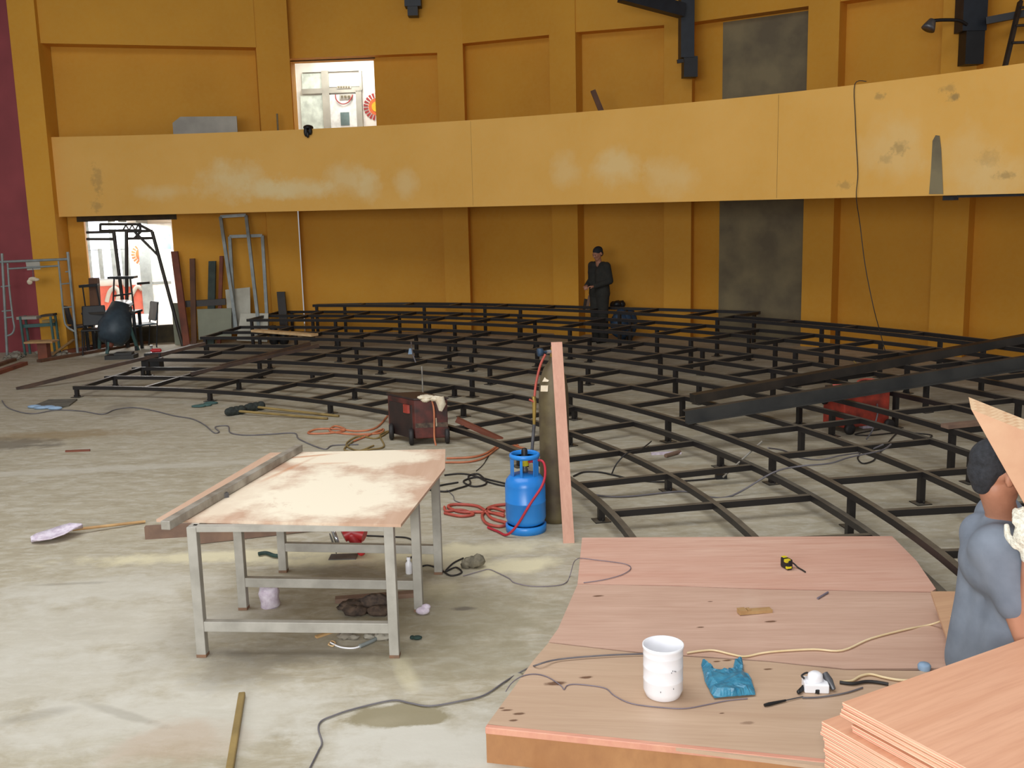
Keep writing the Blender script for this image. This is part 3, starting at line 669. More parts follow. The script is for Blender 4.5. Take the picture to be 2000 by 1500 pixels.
a = V((-0.591, 6.058, 0.000)); m = MB().ell(a + V(0, 0, .025), (.045, .03, .025)); m.ell(a + V(.02, .01, .045), (.03, .02, .02))
single('crumpled_paper', m, 'bag_white', 'crumpled white paper beside the right middle table leg', 'paper')
a = V((-0.594, 5.683, 0.000)); single('debris_bit', MB().ell(a + V(0, 0, .012), (.03, .02, .012)).ell(a + V(-.03, .01, .01), (.015, .02, .01)), 'leaf_green', 'small dark scrap on the floor right of the work table', 'scrap')
# rubbish heap under the table
a = V((-0.955, 6.122, 0.000)); m = MB()
for q in range(9):
    p = a + V(random.uniform(-.14, .14), random.uniform(-.06, .08), 0); r = random.uniform(.03, .06); m.ell(p + V(0, 0, r * .6), (r * 1.4, r, r * .7), n=9, m=6)
m.ell(a + V(.05, .05, .06), (.11, .06, .07), n=10, m=7)
for v in m.v: v += Vector((random.uniform(-.014, .014), random.uniform(-.014, .014), random.uniform(-.014, .014))); v.z *= .75; v.z = max(v.z, 0)
single('rubbish_heap', m, 'debris', 'dark heap of rags and rubbish under the work table, by the front right leg', 'rubbish', None)['kind'] = 'stuff'
a = V((-0.947, 5.725, 0.000)); m = MB()
for q in range(9):
    p = a + V(random.uniform(-.12, .16), random.uniform(-.04, .10), 0); r = random.uniform(.015, .035); m.ell(p + V(0, 0, r * .5), (r * 1.6, r, r * .6), n=8, m=6)
for v in m.v: v += Vector((random.uniform(-.01, .01), random.uniform(-.01, .01), random.uniform(-.006, .006))); v.z = max(v.z, 0)
single('wood_shavings', m, 'rubble', 'grey scraps and shavings on the floor below the front table rail', 'scraps')['kind'] = 'stuff'
single('wood_stick', MB().beam(lift([(-1.201, 5.740, 0.000)], .012)[0], lift([(-1.073, 5.852, 0.000)], .012)[0], .025, .012), 'raw_wood', 'short pale stick on the floor under the front table rail', 'stick')
single('white_wire', MB().tube([(-1.101, 5.656, 0.006), (-1.030, 5.588, 0.006), (-0.954, 5.570, 0.006), (-0.905, 5.602, 0.006)], .005, 6), 'white_plastic', 'curved white wire on the floor under the work table', 'wire')
single('grey_pipe', MB().tube([(-0.917, 5.582, 0.012), (-0.847, 5.663, 0.012), (-0.793, 5.762, 0.012)], .012, 8), 'galvanised', 'short grey conduit under the front rail of the work table', 'pipe')
single('cord_loop', MB().tube([(-1.107, 5.634, 0.006), (-1.096, 5.677, 0.006), (-1.070, 5.647, 0.006), (-1.078, 5.605, 0.006), (-1.108, 5.628, 0.006)], .004, 6), 'pale_wood', 'tiny tan curl of tape under the work table', 'scrap')

# ------------------------------------------------------------------ gas cylinder
o = V(.083, 7.70, 0); gc = thing('gas_cylinder', 'short blue gas cylinder with a guard collar, on the floor', 'gas cylinder', o)
MB().lathe([(.05, .045), (.11, .05), (.145, .075), (.157, .11), (.157, .235), (.159, .238), (.159, .246), (.157, .249), (.157, .37), (.148, .41), (.12, .445), (.07, .462), (.03, .466), (.001, .466)], o, 36).build('tank', 'gas_blue', gc)
MB().lathe([(.145, 0), (.158, .0), (.160, .055), (.150, .062), (.140, .055), (.140, .0), (.145, 0)], o, 32).build('foot_ring', 'gas_blue', gc)
m = MB()
for a in (205, 255, 320, 20, 95):
    m_ = math.radians(a); p = o + V(.105 * math.cos(m_), .105 * math.sin(m_), .44); t2 = V(-math.sin(m_), math.cos(m_), 0)
    wv = .055 if a in (320, 205, 95) else .02
    m.boxuv(p - t2 * wv / 2, t2 * wv, V(math.cos(m_), math.sin(m_), 0) * .006, (0, 0, .17))
m.lathe([(.100, .585), (.116, .585), (.120, .60), (.116, .615), (.106, .62), (.100, .61), (.100, .585)], o, 32)
m.lathe([(.095, .655), (.105, .65), (.110, .66), (.104, .67), (.096, .665), (.095, .655)], o, 32) if False else None
m.build('collar', 'gas_blue', gc)
MB().lathe([(.02, .462), (.026, .47), (.026, .49), (.018, .50), (.018, .53)], o, 14).build('valve', 'steel_grey', gc)
MB().lathe([(.032, .52), (.034, .525), (.034, .575), (.030, .58)], o, 16).build('regulator', 'yellow', gc)
MB().lathe([(.026, .575), (.024, .64), (.018, .655), (.001, .655)], o, 14).build('valve_knob', 'black', gc)
MB().tube([o + V(.03, -.02, .55), o + V(.13, -.06, .57), o + V(.155, -.10, .50), o + V(.13, -.15, .40), o + V(.03, -.185, .26), o + V(-.07, -.19, .10), o + V(-.15, -.17, .02), o + V(-.22, -.06, .012), o + V(-.3, .05, .012)], .010, 8).build('hose', 'hose_crimson', gc)

# ------------------------------------------------------------------ oxygen cylinder
o = V(.325, 7.93, 0); oc = thing('oxygen_cylinder', 'tall brown oxygen cylinder standing behind the blue gas cylinder', 'gas cylinder', o)
MB().lathe([(.10, 0), (.116, .012), (.118, .05), (.118, .98), (.114, 1.08), (.10, 1.17), (.075, 1.24), (.045, 1.28), (.032, 1.30), (.032, 1.33), (.001, 1.33)], o, 32).build('tank', 'oxy_brown', oc)
MB().lathe([(.022, 1.32), (.024, 1.36), (.016, 1.37), (.016, 1.41), (.001, 1.41)], o, 14).build('valve', 'brass', oc)
m = MB(); m.lathe([(.001, -.02), (.032, -.02), (.034, .0), (.03, .02), (.001, .02)], o + V(-.10, -.05, 1.375), 16, (1, .3, 0)); m.cyl(o + V(-.10, -.05, 1.375), o + V(0, 0, 1.37), .01); m.build('regulator', 'tarp_blue', oc)
MB().cyl(o + V(-.05, -.04, 1.375), o + V(-.02, -.03, 1.375), .016).build('pressure_fitting', 'chrome', oc)
MB().tube([o + V(-.06, -.06, 1.36), o + V(-.10, -.07, 1.28), o + V(-.135, -.08, 1.15), o + V(-.15, -.09, 1.05), o + V(-.15, -.10, 1.0)], .010, 8).build('hose', 'hose_red', oc)
MB().boxuv(o + V(-.105, -.105, 1.075), (.055, -.012, 0), (.003, .006, 0), (.004, .012, .045)).build('label', 'rag', oc)
MB().boxuv(o + V(-.09, -.09, 1.15), (.045, -.012, 0), (.003, .006, 0), (.02, .022, .03)).build('label', 'rag', oc)
p = o + V(-.16, -.12, .0); ct = thing('cutting_torch', 'brass and grey cutting torch hanging beside the oxygen cylinder', 'torch', p + V(0, 0, .55))
MB().sweep([p + V(.0, 0, 1.04), p + V(.005, 0, 1.0), p + V(.0, 0, .82)], [.014, .018, .012], 10).build('handle', 'brass', ct)
MB().sweep([p + V(.0, 0, .82), p + V(-.02, 0, .62), p + V(-.03, 0, .56), p + V(-.055, 0, .54)], [.014, .013, .014, .009], 10).build('nozzle_tube', 'steel_grey', ct)
MB().cyl(p + V(-.035, -.01, 1.02), p + V(.0, -.01, 1.0), .008).build('gas_knob', 'hose_red', ct)
b, a = V((0.389, 7.355, 0.000)), V((0.340, 7.760, 1.464))
m = MB(); d = a - b; sd = V(.085, .005, 0); m.boxuv(b - sd * .4, d, sd, V(0, .018, .002)); 
single('plywood_strip', m, 'strip_pink', 'narrow pink plywood strip leaning on the tall brown cylinder', 'plywood')

# ------------------------------------------------------------------ welding machine
P, Q, R_ = V((-1.046, 10.689, 0.000)), V((-0.691, 10.723, 0.000)), V((-1.374, 11.068, 0.000))
u = (Q - P); v = V(R_ - P); u.z = v.z = 0; v = v.normalized() * .5; z0 = V(0, 0, .07)
wm = thing('welding_machine', 'rusty red welding machine on wheels, with rag on top', 'welding machine', P + (u + v) / 2)
MB().boxuv(P + z0, u, v, (0, 0, .42)).build('case', 'welder_red', wm, .012)
MB().boxuv(P + z0 + v * .08 - u.normalized() * .006, u.normalized() * .006, v * .84, (0, 0, .36)).build('side_panel', 'welder_dark', wm)
MB().boxuv(P + z0 + V(0, 0, .42) - u * .02 - v * .02, u * 1.04, v * 1.04, (0, 0, .02)).build('lid', 'welder_dark', wm, .004)
fn = -v.normalized()
MB().boxuv(P + z0 + u * .62 + fn * .004 + V(0, 0, .13), u * .03, fn * -.004, (0, 0, .09)).build('gauge_strip', 'rag', wm)
MB().boxuv(P + z0 + u * .02 + fn * .003 + V(0, 0, .12), u * .96, fn * -.004, (0, 0, .05)).build('yellow_band', 'debris', wm)
MB().boxuv(P + z0 + v * .15 - u.normalized() * .03 + V(0, 0, .27), u.normalized() * .03, v * .16, (0, 0, .09)).build('terminal_box', 'machine_red', wm)
for q in (.06, .94):
    for r in (.1, .85):
        c = P + u * q + v * r; ax = u.normalized(); sgn = -1 if q < .5 else 1; c = c + ax * sgn * .035; c.z = .09
        MB().lathe([(.02, -.026), (.075, -.026), (.09, -.014), (.09, .014), (.075, .026), (.02, .026)], c, 20, ax).build('wheel', 'rubber_black', wm)
MB().tube([P + z0 + u * .5 + fn * .02 + V(0, 0, .42), P + z0 + u * .52 + fn * .04 + V(0, 0, .30), P + u * .5 + fn * .04 + V(0, 0, .1), P + u * .52 + fn * .05 + V(0, 0, .0)], .010, 8).build('power_cable', 'hose_orange', wm)
m = MB(); c = P + z0 + u * .35 + V(0, 0, .45); m.ell(c, (.09, .07, .025)); m.ell(c + u * .25 + fn * .03 + V(0, 0, -.015), (.08, .06, .028)); m.sweep([c + u * .3 + fn * .06, c + u * .32 + fn * .085 + V(0, 0, -.07), c + u * .3 + fn * .08 + V(0, 0, -.14)], [.05, .05, .02], 10); m.ell(c + u * -.1 + fn * .06 + V(0, 0, -.02), (.05, .03, .025))
for v_ in m.v: v_ += Vector((random.uniform(-.006, .006), random.uniform(-.006, .006), random.uniform(-.006, .006)))
single('rag', m, 'rag', 'cream rag draped over the front edge of the welding machine', 'rag')

# second machine among the frames at right
c = V(pol(12.04, 23.9, 0)); rz = .35; m2 = thing('welding_machine', 'orange-red welding machine standing among the frames at right', 'welding machine', c)
MB().box(c + V(0, 0, .06), (.60, .36, .40), rz).build('case', 'machine_red', m2, .012)
MB().box(c + V(0, 0, .46), (.58, .34, .02), rz).build('lid', 'dark_channel', m2, .004)
ca, sa = math.cos(rz), math.sin(rz)
for q in (-.26, .26):
    MB().lathe([(.02, -.02), (.06, -.02), (.06, .02), (.02, .02)], c + V(q * ca + .23 * -sa * -1, q * sa - .23 * ca, .06), 16, (-sa, ca, 0)).build('wheel', 'rubber_black', m2)
MB().cyl(c + V(-.33 * ca - .1 * sa, -.33 * sa + .1 * ca, .33), c + V(-.36 * ca - .1 * sa, -.36 * sa + .1 * ca, .33), .05).build('terminal', 'black', m2)
single('cable_coil', MB().tube([c + V(x, y, z - .02) for (x, y, z) in ((-.28, -.05, .515), (-.05, -.1, .52), (.1, .0, .53), (.22, .08, .53), (.25, .0, .52), (.1, -.12, .53), (.0, -.03, .54), (.12, .1, .545), (.26, .1, .53), (.28, -.02, .515))], .013, 8), 'hose_red', 'orange-red cable bundle lying on the far welding machine', 'cable')
single('cable_tail', MB().tube([(3.773, 11.989, 0.012), (3.817, 11.799, 0.012), (3.866, 11.673, 0.012), (3.878, 11.439, 0.012), (4.000, 11.367, 0.012)], .012, 6), 'hose_red', 'red cable tail on the floor left of the far welding machine', 'cable')

# red channel leaning by the welder
single('steel_channel', MB().beam((-0.607, 10.950, 0.243), (-0.110, 10.930, 0.000), .09, .05), 'red_wood', 'short red-brown steel channel leaning on the lowest frame by the welder', 'steel channel')

# ------------------------------------------------------------------ cables
def cable(name, pts, r, m, label, cat='cable', n=6): return single(name, MB().tube(pts, r, n), m, label, cat)
cable('welding_cable', [(-1.529, 12.264, 0.012), (-1.582, 11.595, 0.012), (-1.765, 11.424, 0.012), (-2.021, 11.561, 0.012), (-2.262, 11.589, 0.012), (-2.329, 11.379, 0.012), (-2.103, 11.354, 0.012), (-1.922, 11.496, 0.012), (-2.079, 11.736, 0.012), (-2.092, 11.460, 0.012), (-1.800, 11.268, 0.012), (-1.514, 11.289, 0.012), (-1.494, 11.502, 0.012), (-1.617, 11.195, 0.012), (-1.746, 10.906, 0.012)], .011, 'hose_orange', 'orange welding cables coiled left of the red welding machine')
cable('welding_cable', [(-1.746, 10.906, 0.012), (-1.791, 10.552, 0.012), (-1.675, 10.426, 0.012), (-1.524, 10.501, 0.012), (-1.378, 10.626, 0.012), (-1.490, 11.181, 0.012), (-1.410, 11.384, 0.012), (-1.510, 11.030, 0.012), (-1.726, 11.156, 0.012), (-1.803, 10.766, 0.012), (-1.627, 10.466, 0.012), (-1.494, 10.685, 0.012)], .009, 'stick_wood', 'brown cable loops on the floor in front of the welding machine')
cable('hose', [(-0.678, 10.039, 0.012), (-0.431, 10.057, 0.012), (-0.279, 10.215, 0.012), (-0.151, 10.591, 0.012), (-0.097, 10.729, 0.012), (0.038, 10.477, 0.012), (0.117, 10.377, 0.012)], .011, 'hose_orange', 'twin orange hose running from behind the table to the gas bottles', 'hose')
cable('hose', [(-0.689, 9.873, 0.012), (-0.450, 9.870, 0.012), (-0.301, 10.023, 0.012), (-0.187, 10.363, 0.012), (-0.097, 10.632, 0.012), (-0.015, 10.720, 0.012), (0.049, 10.522, 0.012)], .010, 'hose_orange', 'second orange hose just nearer than the twin orange hose', 'hose')
cable('power_lead', [(-0.659, 9.387, 0.010), (-0.506, 9.429, 0.010), (-0.357, 9.322, 0.010), (-0.257, 9.131, 0.010), (-0.115, 8.978, 0.010), (-0.022, 8.970, 0.010), (-0.211, 9.163, 0.010), (-0.356, 9.285, 0.010), (-0.470, 9.151, 0.010), (-0.370, 8.967, 0.010), (-0.256, 9.061, 0.010), (-0.335, 9.394, 0.010), (-0.430, 9.329, 0.010), (-0.405, 9.057, 0.010), (-0.528, 8.896, 0.010), (-0.625, 8.821, 0.010), (-0.783, 8.919, 0.010), (-0.675, 9.029, 0.010), (-0.516, 9.120, 0.010)], .008, 'rubber_black', 'tangled black cord between the work table and the blue cylinder', 'cord')
cable('thin_wire', [(-0.364, 9.526, 0.006), (-0.305, 9.757, 0.006), (-0.252, 10.128, 0.006), (-0.284, 9.919, 0.006)], .004, 'rubber_black', 'thin dark wire rising from the black cord tangle', 'wire')
cable('thin_wire', [(-0.606, 8.883, 0.006), (-0.541, 8.696, 0.006), (-0.515, 8.536, 0.006), (-0.409, 8.419, 0.006)], .004, 'cable_grey', 'thin grey wire trailing from the black cord to the red hoses', 'wire')
cable('gas_hose', [(-0.089, 8.087, 0.014), (-0.280, 8.160, 0.014), (-0.450, 8.174, 0.014), (-0.565, 8.330, 0.014), (-0.503, 8.400, 0.014), (-0.327, 8.340, 0.014), (-0.238, 8.185, 0.014), (-0.089, 8.031, 0.014)], .013, 'hose_red', 'red hose coiled on the floor left of the blue cylinder', 'hose')
cable('gas_hose', [(-0.068, 8.363, 0.014), (-0.176, 8.327, 0.014), (-0.238, 8.214, 0.014), (-0.192, 7.984, 0.014), (-0.068, 7.838, 0.014), (-0.128, 7.763, 0.014), (-0.231, 7.851, 0.014), (-0.269, 8.088, 0.014), (-0.197, 8.269, 0.014), (-0.089, 8.173, 0.014)], .013, 'hose_red', 'red hose loop nearest the foot of the blue cylinder', 'hose')
cable('gas_hose', [(-0.584, 8.156, 0.014), (-0.444, 8.060, 0.014), (-0.341, 8.108, 0.014), (-0.452, 8.232, 0.014), (-0.571, 8.213, 0.014), (-0.595, 8.333, 0.014)], .012, 'hose_red', 'red hose loop beside the back table leg', 'hose')
cable('cable', [(-0.960, 4.287, 0.008), (-0.948, 4.437, 0.008), (-0.945, 4.511, 0.008), (-0.984, 4.634, 0.008), (-0.988, 4.710, 0.008), (-0.948, 4.759, 0.008), (-0.844, 4.833, 0.008), (-0.659, 4.916, 0.008), (-0.563, 4.884, 0.008), (-0.456, 4.846, 0.008), (-0.302, 4.893, 0.008), (-0.185, 4.948, 0.008), (-0.079, 5.093, 0.008), (0.012, 5.209, 0.008)] + [(0.083, 4.895, 0.190), (0.203, 4.960, 0.190), (0.444, 4.995, 0.190), (0.663, 5.002, 0.190)], .0045, 'cable_grey', 'grey cable snaking over the floor and onto the deck to the white bucket')
cable('cable', lift([(0.877, 5.009, 0.178), (0.956, 5.030, 0.178), (1.023, 5.032, 0.178), (1.105, 4.978, 0.178), (1.165, 4.950, 0.178), (1.267, 4.987, 0.178), (1.378, 5.006, 0.178), (1.541, 5.015, 0.178), (1.681, 4.995, 0.178), (1.875, 5.130, 0.178), (2.106, 5.237, 0.178), (2.269, 5.296, 0.178)], .008) + [(2.302, 5.112, 0.310)], .0055, 'cable_cream', 'cream cable crossing the deck from the white bucket to the person')
cable('thin_wire', lift([(-0.066, 4.637, 0.178), (-0.036, 4.727, 0.178), (0.016, 4.797, 0.178), (0.080, 4.816, 0.178), (0.143, 4.779, 0.178), (0.202, 4.687, 0.178), (0.217, 4.643, 0.178), (0.235, 4.685, 0.178), (0.290, 4.693, 0.178), (0.412, 4.649, 0.178), (0.453, 4.568, 0.178), (0.529, 4.482, 0.178), (0.678, 4.435, 0.178), (0.772, 4.425, 0.178), (0.873, 4.455, 0.178), (0.976, 4.490, 0.178), (1.076, 4.505, 0.178)], .004), .0026, 'cable_violet', 'thin violet-grey wire wandering across the front of the deck', 'wire')
cable('thin_wire', lift([(1.332, 4.497, 0.178), (1.412, 4.498, 0.178), (1.544, 4.532, 0.178), (1.647, 4.584, 0.178)], .006), .004, 'cable_grey', 'thin grey wire leading from the black probe toward the plywood stack', 'wire')
cable('thin_wire', [(-0.366, 6.701, 0.006), (-0.245, 6.793, 0.006), (-0.192, 6.819, 0.006), (-0.120, 6.734, 0.006), (-0.050, 6.630, 0.006), (-0.015, 6.551, 0.006), (0.103, 6.478, 0.006), (0.257, 6.477, 0.006), (0.328, 6.528, 0.006), (0.362, 6.651, 0.006)] + [(0.388, 6.642, 0.100), (0.397, 6.446, 0.195)] + lift([(0.431, 6.501, 0.178), (0.546, 6.453, 0.178), (0.706, 6.374, 0.178), (0.735, 6.286, 0.178), (0.668, 6.179, 0.178), (0.546, 6.097, 0.178), (0.415, 6.053, 0.178)], .006), .0028, 'cable_violet', 'thin dark wire looping from the floor onto the back deck sheet', 'wire')
cable('cable', [(0.531, 8.920, 0.010), (0.689, 8.607, 0.010), (0.947, 8.521, 0.010), (1.314, 8.617, 0.010), (1.495, 8.633, 0.010), (1.641, 8.461, 0.010), (1.863, 8.473, 0.010)] + [(2.234, 8.565, 0.180), (2.377, 8.297, 0.300), (2.657, 8.373, 0.300), (2.892, 8.564, 0.300), (3.232, 8.772, 0.300), (3.402, 8.990, 0.300)], .008, 'cable_grey', 'grey cable running across the floor below the near frames')
cable('cable', [(0.551, 9.237, 0.010), (0.656, 9.376, 0.010), (0.800, 9.362, 0.010), (0.932, 9.238, 0.010), (1.059, 9.099, 0.010), (1.276, 8.973, 0.010), (1.555, 8.983, 0.010), (1.846, 9.044, 0.010)], .008, 'rubber_black', 'dark cable on the floor between the first frame arcs')
cable('cable', [(0.918, 9.333, 0.000), (0.965, 9.324, 0.100), (1.069, 9.390, 0.180), (1.206, 9.520, 0.180), (1.307, 9.722, 0.180), (1.406, 10.188, 0.100)], .007, 'rubber_black', 'dark cable rising over a beam of the lowest frame')
cable('cable', [(2.288, 8.968, 0.300), (2.507, 9.261, 0.200), (2.688, 9.389, 0.100), (2.906, 9.468, 0.050), (3.081, 9.410, 0.100), (3.229, 9.147, 0.200), (3.336, 8.997, 0.300)], .008, 'cable_grey', 'grey cable sagging between beams of the second frame')
cable('cable', [(3.425, 9.845, 0.010), (3.333, 9.646, 0.010), (3.315, 9.447, 0.010), (3.442, 9.534, 0.010), (3.574, 9.766, 0.010), (4.198, 10.815, 0.010), (4.172, 10.326, 0.010), (4.418, 10.539, 0.010), (4.151, 10.693, 0.010), (3.793, 10.608, 0.010), (3.652, 10.673, 0.010), (4.002, 10.889, 0.010)], .007, 'rubber_black', 'looped dark cable on the floor below the second frame')
cable('power_lead', [(-7.090, 14.010, 0.008), (-6.711, 13.414, 0.008), (-6.218, 12.979, 0.008), (-5.977, 13.184, 0.008), (-5.594, 13.069, 0.008), (-5.233, 12.826, 0.008), (-5.181, 13.120, 0.008), (-4.988, 13.233, 0.008), (-4.634, 12.984, 0.008), (-4.249, 12.611, 0.008), (-3.957, 12.388, 0.008), (-3.685, 11.996, 0.008), (-3.448, 11.549, 0.008), (-3.402, 11.598, 0.008), (-3.524, 11.863, 0.008), (-3.384, 11.904, 0.008), (-3.253, 11.527, 0.008), (-3.037, 11.370, 0.008), (-2.751, 11.391, 0.008), (-2.494, 11.416, 0.008), (-2.370, 11.090, 0.008), (-2.015, 10.592, 0.008), (-1.944, 10.749, 0.008), (-1.671, 10.769, 0.008)], .007, 'cable_grey', 'long dark cord wandering over the floor from far left to the welder', 'cord')
m = MB().box(V((1.887, 9.060, 0.000)) + V(0, 0, 0), (.10, .05, .04), .1); sk = single('socket_block', m, 'black', 'black trailing socket on the floor under the near frames', 'socket')
cable('rod', [(1.893, 9.001, 0.030), (2.308, 9.273, 0.290)], .009, 'tube_grey', 'thin pale rod propped between floor socket and a frame arc', 'rod')

# ------------------------------------------------------------------ brooms, sticks, shovel
def broom(h0, h1, e, label):
    p, q, e = V(h0), V(h1), V(e); t_ = thing('broom', label, 'broom', (p + q) / 2, 'brooms on the floor')
    m = MB(); 
    for i in range(6):
        f_ = i / 5; m.ell(p.lerp(q, f_) + V(0, 0, .05), (.06, .07, .05 + .01 * (i % 2)), n=10, m=7)
    m.build('bristles', 'bristle', t_); MB().cyl((p + q) / 2 + V(0, 0, .05), e + V(0, 0, .016), .016, n=8).build('handle', 'stick_wood', t_)
broom((-3.543, 12.564, 0.000), (-3.419, 12.677, 0.000), (-2.244, 12.162, 0.000), 'nearer of two brooms lying on the floor before the frames')
broom((-3.366, 12.802, 0.000), (-3.230, 12.918, 0.000), (-2.130, 12.301, 0.000), 'farther of two brooms lying on the floor before the frames')
a, b = (-1.453, 5.012, 0.000), (-1.305, 4.189, 0.000); single('wooden_stick', MB().beam(lift([a], .03)[0], lift([b], .03)[0], .035, .03), 'stick_wood', 'single wooden stick on the floor at the bottom left', 'stick', bevel=.006)
p, q = V((-3.496, 7.847, 0.000)), V((-3.044, 8.119, 0.000)); sh = thing('shovel', 'white-caked shovel lying on the floor left of the work table', 'shovel', p)
MB().cyl(p + V(-.03, 0, .045), q + V(0, 0, .015), .012, n=8).build('handle', 'raw_wood', sh)
m = MB(); ax = (p - q).normalized(); sd = V(-ax.y, ax.x, 0); rows = []
for i, (t2, wv, zz) in enumerate(((-.05, .02, .05), (.03, .09, .05), (.10, .125, .03), (.20, .13, .012), (.28, .10, .008), (.33, .05, .004))):
    rows.append([p + ax * t2 + sd * (s_ * wv) + V(0, 0, zz + .03 * abs(s_) ** 2) for s_ in (-1, -.6, -.2, .2, .6, 1)])
vs = [x for r in rows for x in r]; vs2 = [x - V(0, 0, .004) for x in vs]; nrow = len(rows)
fs = []
for i in range(nrow - 1):
    for j in range(5): fs += [(i * 6 + j, i * 6 + j + 1, (i + 1) * 6 + j + 1, (i + 1) * 6 + j)]
m.add(vs, fs, True)
bl_ = m.build('blade', 'bag_white', sh); bl_.modifiers.new('thick', 'SOLIDIFY').thickness = .006
a = V((-0.302, 6.885, 0.000)); m = MB().ell(a + V(0, 0, .04), (.075, .045, .04), n=12, m=8).ell(a + V(.03, .0, .05), (.05, .045, .045), n=10, m=7).ell(a + V(-.05, 0, .03), (.04, .045, .035), n=10, m=7)
for v in m.v: v += Vector((random.uniform(-.008, .008), random.uniform(-.008, .008), random.uniform(-.006, .006))); v.z = max(v.z, 0)
single('stone', m, 'rock', 'rough grey lump of concrete right of the back table leg', 'stone')

# ------------------------------------------------------------------ small things on the deck
o = V((0.687, 4.494, 0.178)); o.y += .08; o.z = .178; bk = thing('bucket', 'white plastic bucket standing on the front of the deck', 'bucket', o)
MB().lathe([(.001, .004), (.078, .0), (.082, .004), (.094, .035), (.094, .085), (.0953, .088), (.094, .092), (.094, .150), (.0953, .153), (.094, .157), (.094, .208), (.0953, .211), (.094, .215), (.095, .238), (.098, .245), (.098, .258), (.093, .258), (.091, .24), (.089, .04), (.001, .012)], o, 40).build('body', 'white_plastic', bk)
m = MB(); 
for (ax_, z_) in ((.026, .150), (.032, .158), (.041, .155), (.047, .152), (.036, .068), (-.025, .055)):
    yv = -math.sqrt(.0945 ** 2 - ax_ ** 2); m.box(o + V(ax_, yv - .001, z_), (.003, .002, .006))
m.build('smudge', 'cable_grey', bk)
# crumpled blue bag
from mathutils import noise as mnoise
out = [(0.925, 4.862, 0.178), (0.963, 4.872, 0.178), (0.970, 4.802, 0.178), (0.986, 4.756, 0.178), (1.030, 4.748, 0.178), (1.066, 4.774, 0.178), (1.089, 4.853, 0.178), (1.111, 4.882, 0.178), (1.135, 4.874, 0.178), (1.114, 4.760, 0.178), (1.137, 4.703, 0.178), (1.126, 4.596, 0.178), (1.119, 4.533, 0.178), (1.031, 4.523, 0.178), (0.919, 4.508, 0.178), (0.914, 4.570, 0.178), (0.910, 4.677, 0.178)]
bm = bmesh.new(); bm.faces.new([bm.verts.new(p) for p in out]); bmesh.ops.triangulate(bm, faces=bm.faces)
for _ in range(3): bmesh.ops.subdivide_edges(bm, edges=bm.edges, cuts=1)
bmesh.ops.triangulate(bm, faces=bm.faces)
for v in bm.verts:
    e = 1.0 if not v.is_boundary else .15
    nz = mnoise.noise(v.co * 22) * .5 + .5
    v.co.z = .182 + e * (.012 + .035 * nz + .02 * abs(mnoise.noise(v.co * 60)))
org = Vector((sum(p[0] for p in out) / len(out), sum(p[1] for p in out) / len(out), .178))
for v in bm.verts: v.co -= org
me = bpy.data.meshes.new('plastic_bag'); bm.to_mesh(me); bm.free(); me.materials.append(M['blue_bag'])
for p in me.polygons: p.use_smooth = False
bb = bpy.data.objects.new('plastic_bag', me); COL.objects.link(bb); bb.location = org
bb.modifiers.new('thick', 'SOLIDIFY').thickness = .003
tagit(bb, 'crumpled blue plastic carrier bag lying on the deck right of the bucket', 'bag')
# tape measure
o = V((1.724, 6.236, 0.178)); tm = thing('tape_measure', 'black and yellow tape measure with wrist strap on the deck', 'tape measure', o)
rz = .35; MB().box(o, (.042, .085, .07), rz).build('case', 'black', tm, .012)
m = MB(); m.box(o + V(-.004, -.0305, .052), (.034, .025, .019), rz); m.box(o + V(0, -.0, .014), (.044, .05, .02), rz) if False else None; m.box(o + V(.004, -.036, .012), (.036, .016, .014), rz); m.box(o + V(-.01, .02, .069), (.030, .03, .003), rz); m.build('yellow_badge', 'yellow', tm, .002)
MB().tube([o + V(.02, .0, .035), o + V(.045, .01, .03), o + V(.07, -.01, .008), o + V(.085, -.05, .006), o + V(.095, -.09, .006)], .005, 8).build('strap', 'rubber_black', tm)
a, b = V((1.257, 5.515, 0.178)), V((1.451, 5.548, 0.178))
m = MB(); m.beam(a + V(0, 0, .022), b + V(0, 0, .018), .045, .018); m.beam(a + V(0, 0, .03), a.lerp(b, .22) + V(0, 0, .03), .05, .008); m.box(a.lerp(b, .3) + V(0, 0, .018), (.02, .03, .012), .2)
single('wood_offcut', m, 'raw_wood', 'small split wood offcut lying mid deck', 'wood offcut')
a, b = (1.765, 5.706, 0.178), (1.854, 5.797, 0.178); single('pencil', MB().cyl(lift([a], .007)[0], lift([b], .007)[0], .006, n=8), 'cable_violet', 'dark carpenter pencil on the deck, right of the tape measure', 'pencil')
a, b = V((1.136, 4.427, 0.178)), V((1.338, 4.507, 0.178)); t_ = thing('screwdriver', 'black-handled thin screwdriver near the plywood stack on the deck', 'screwdriver', a)
MB().sweep([a + V(0, 0, .009), a.lerp(b, .12) + V(0, 0, .009), a.lerp(b, .55) + V(0, 0, .008)], [.007, .009, .005], 8).build('handle', 'black', t_); MB().cyl(a.lerp(b, .55) + V(0, 0, .008), b + V(0, 0, .006), .003, n=6).build('shaft', 'steel_grey', t_)
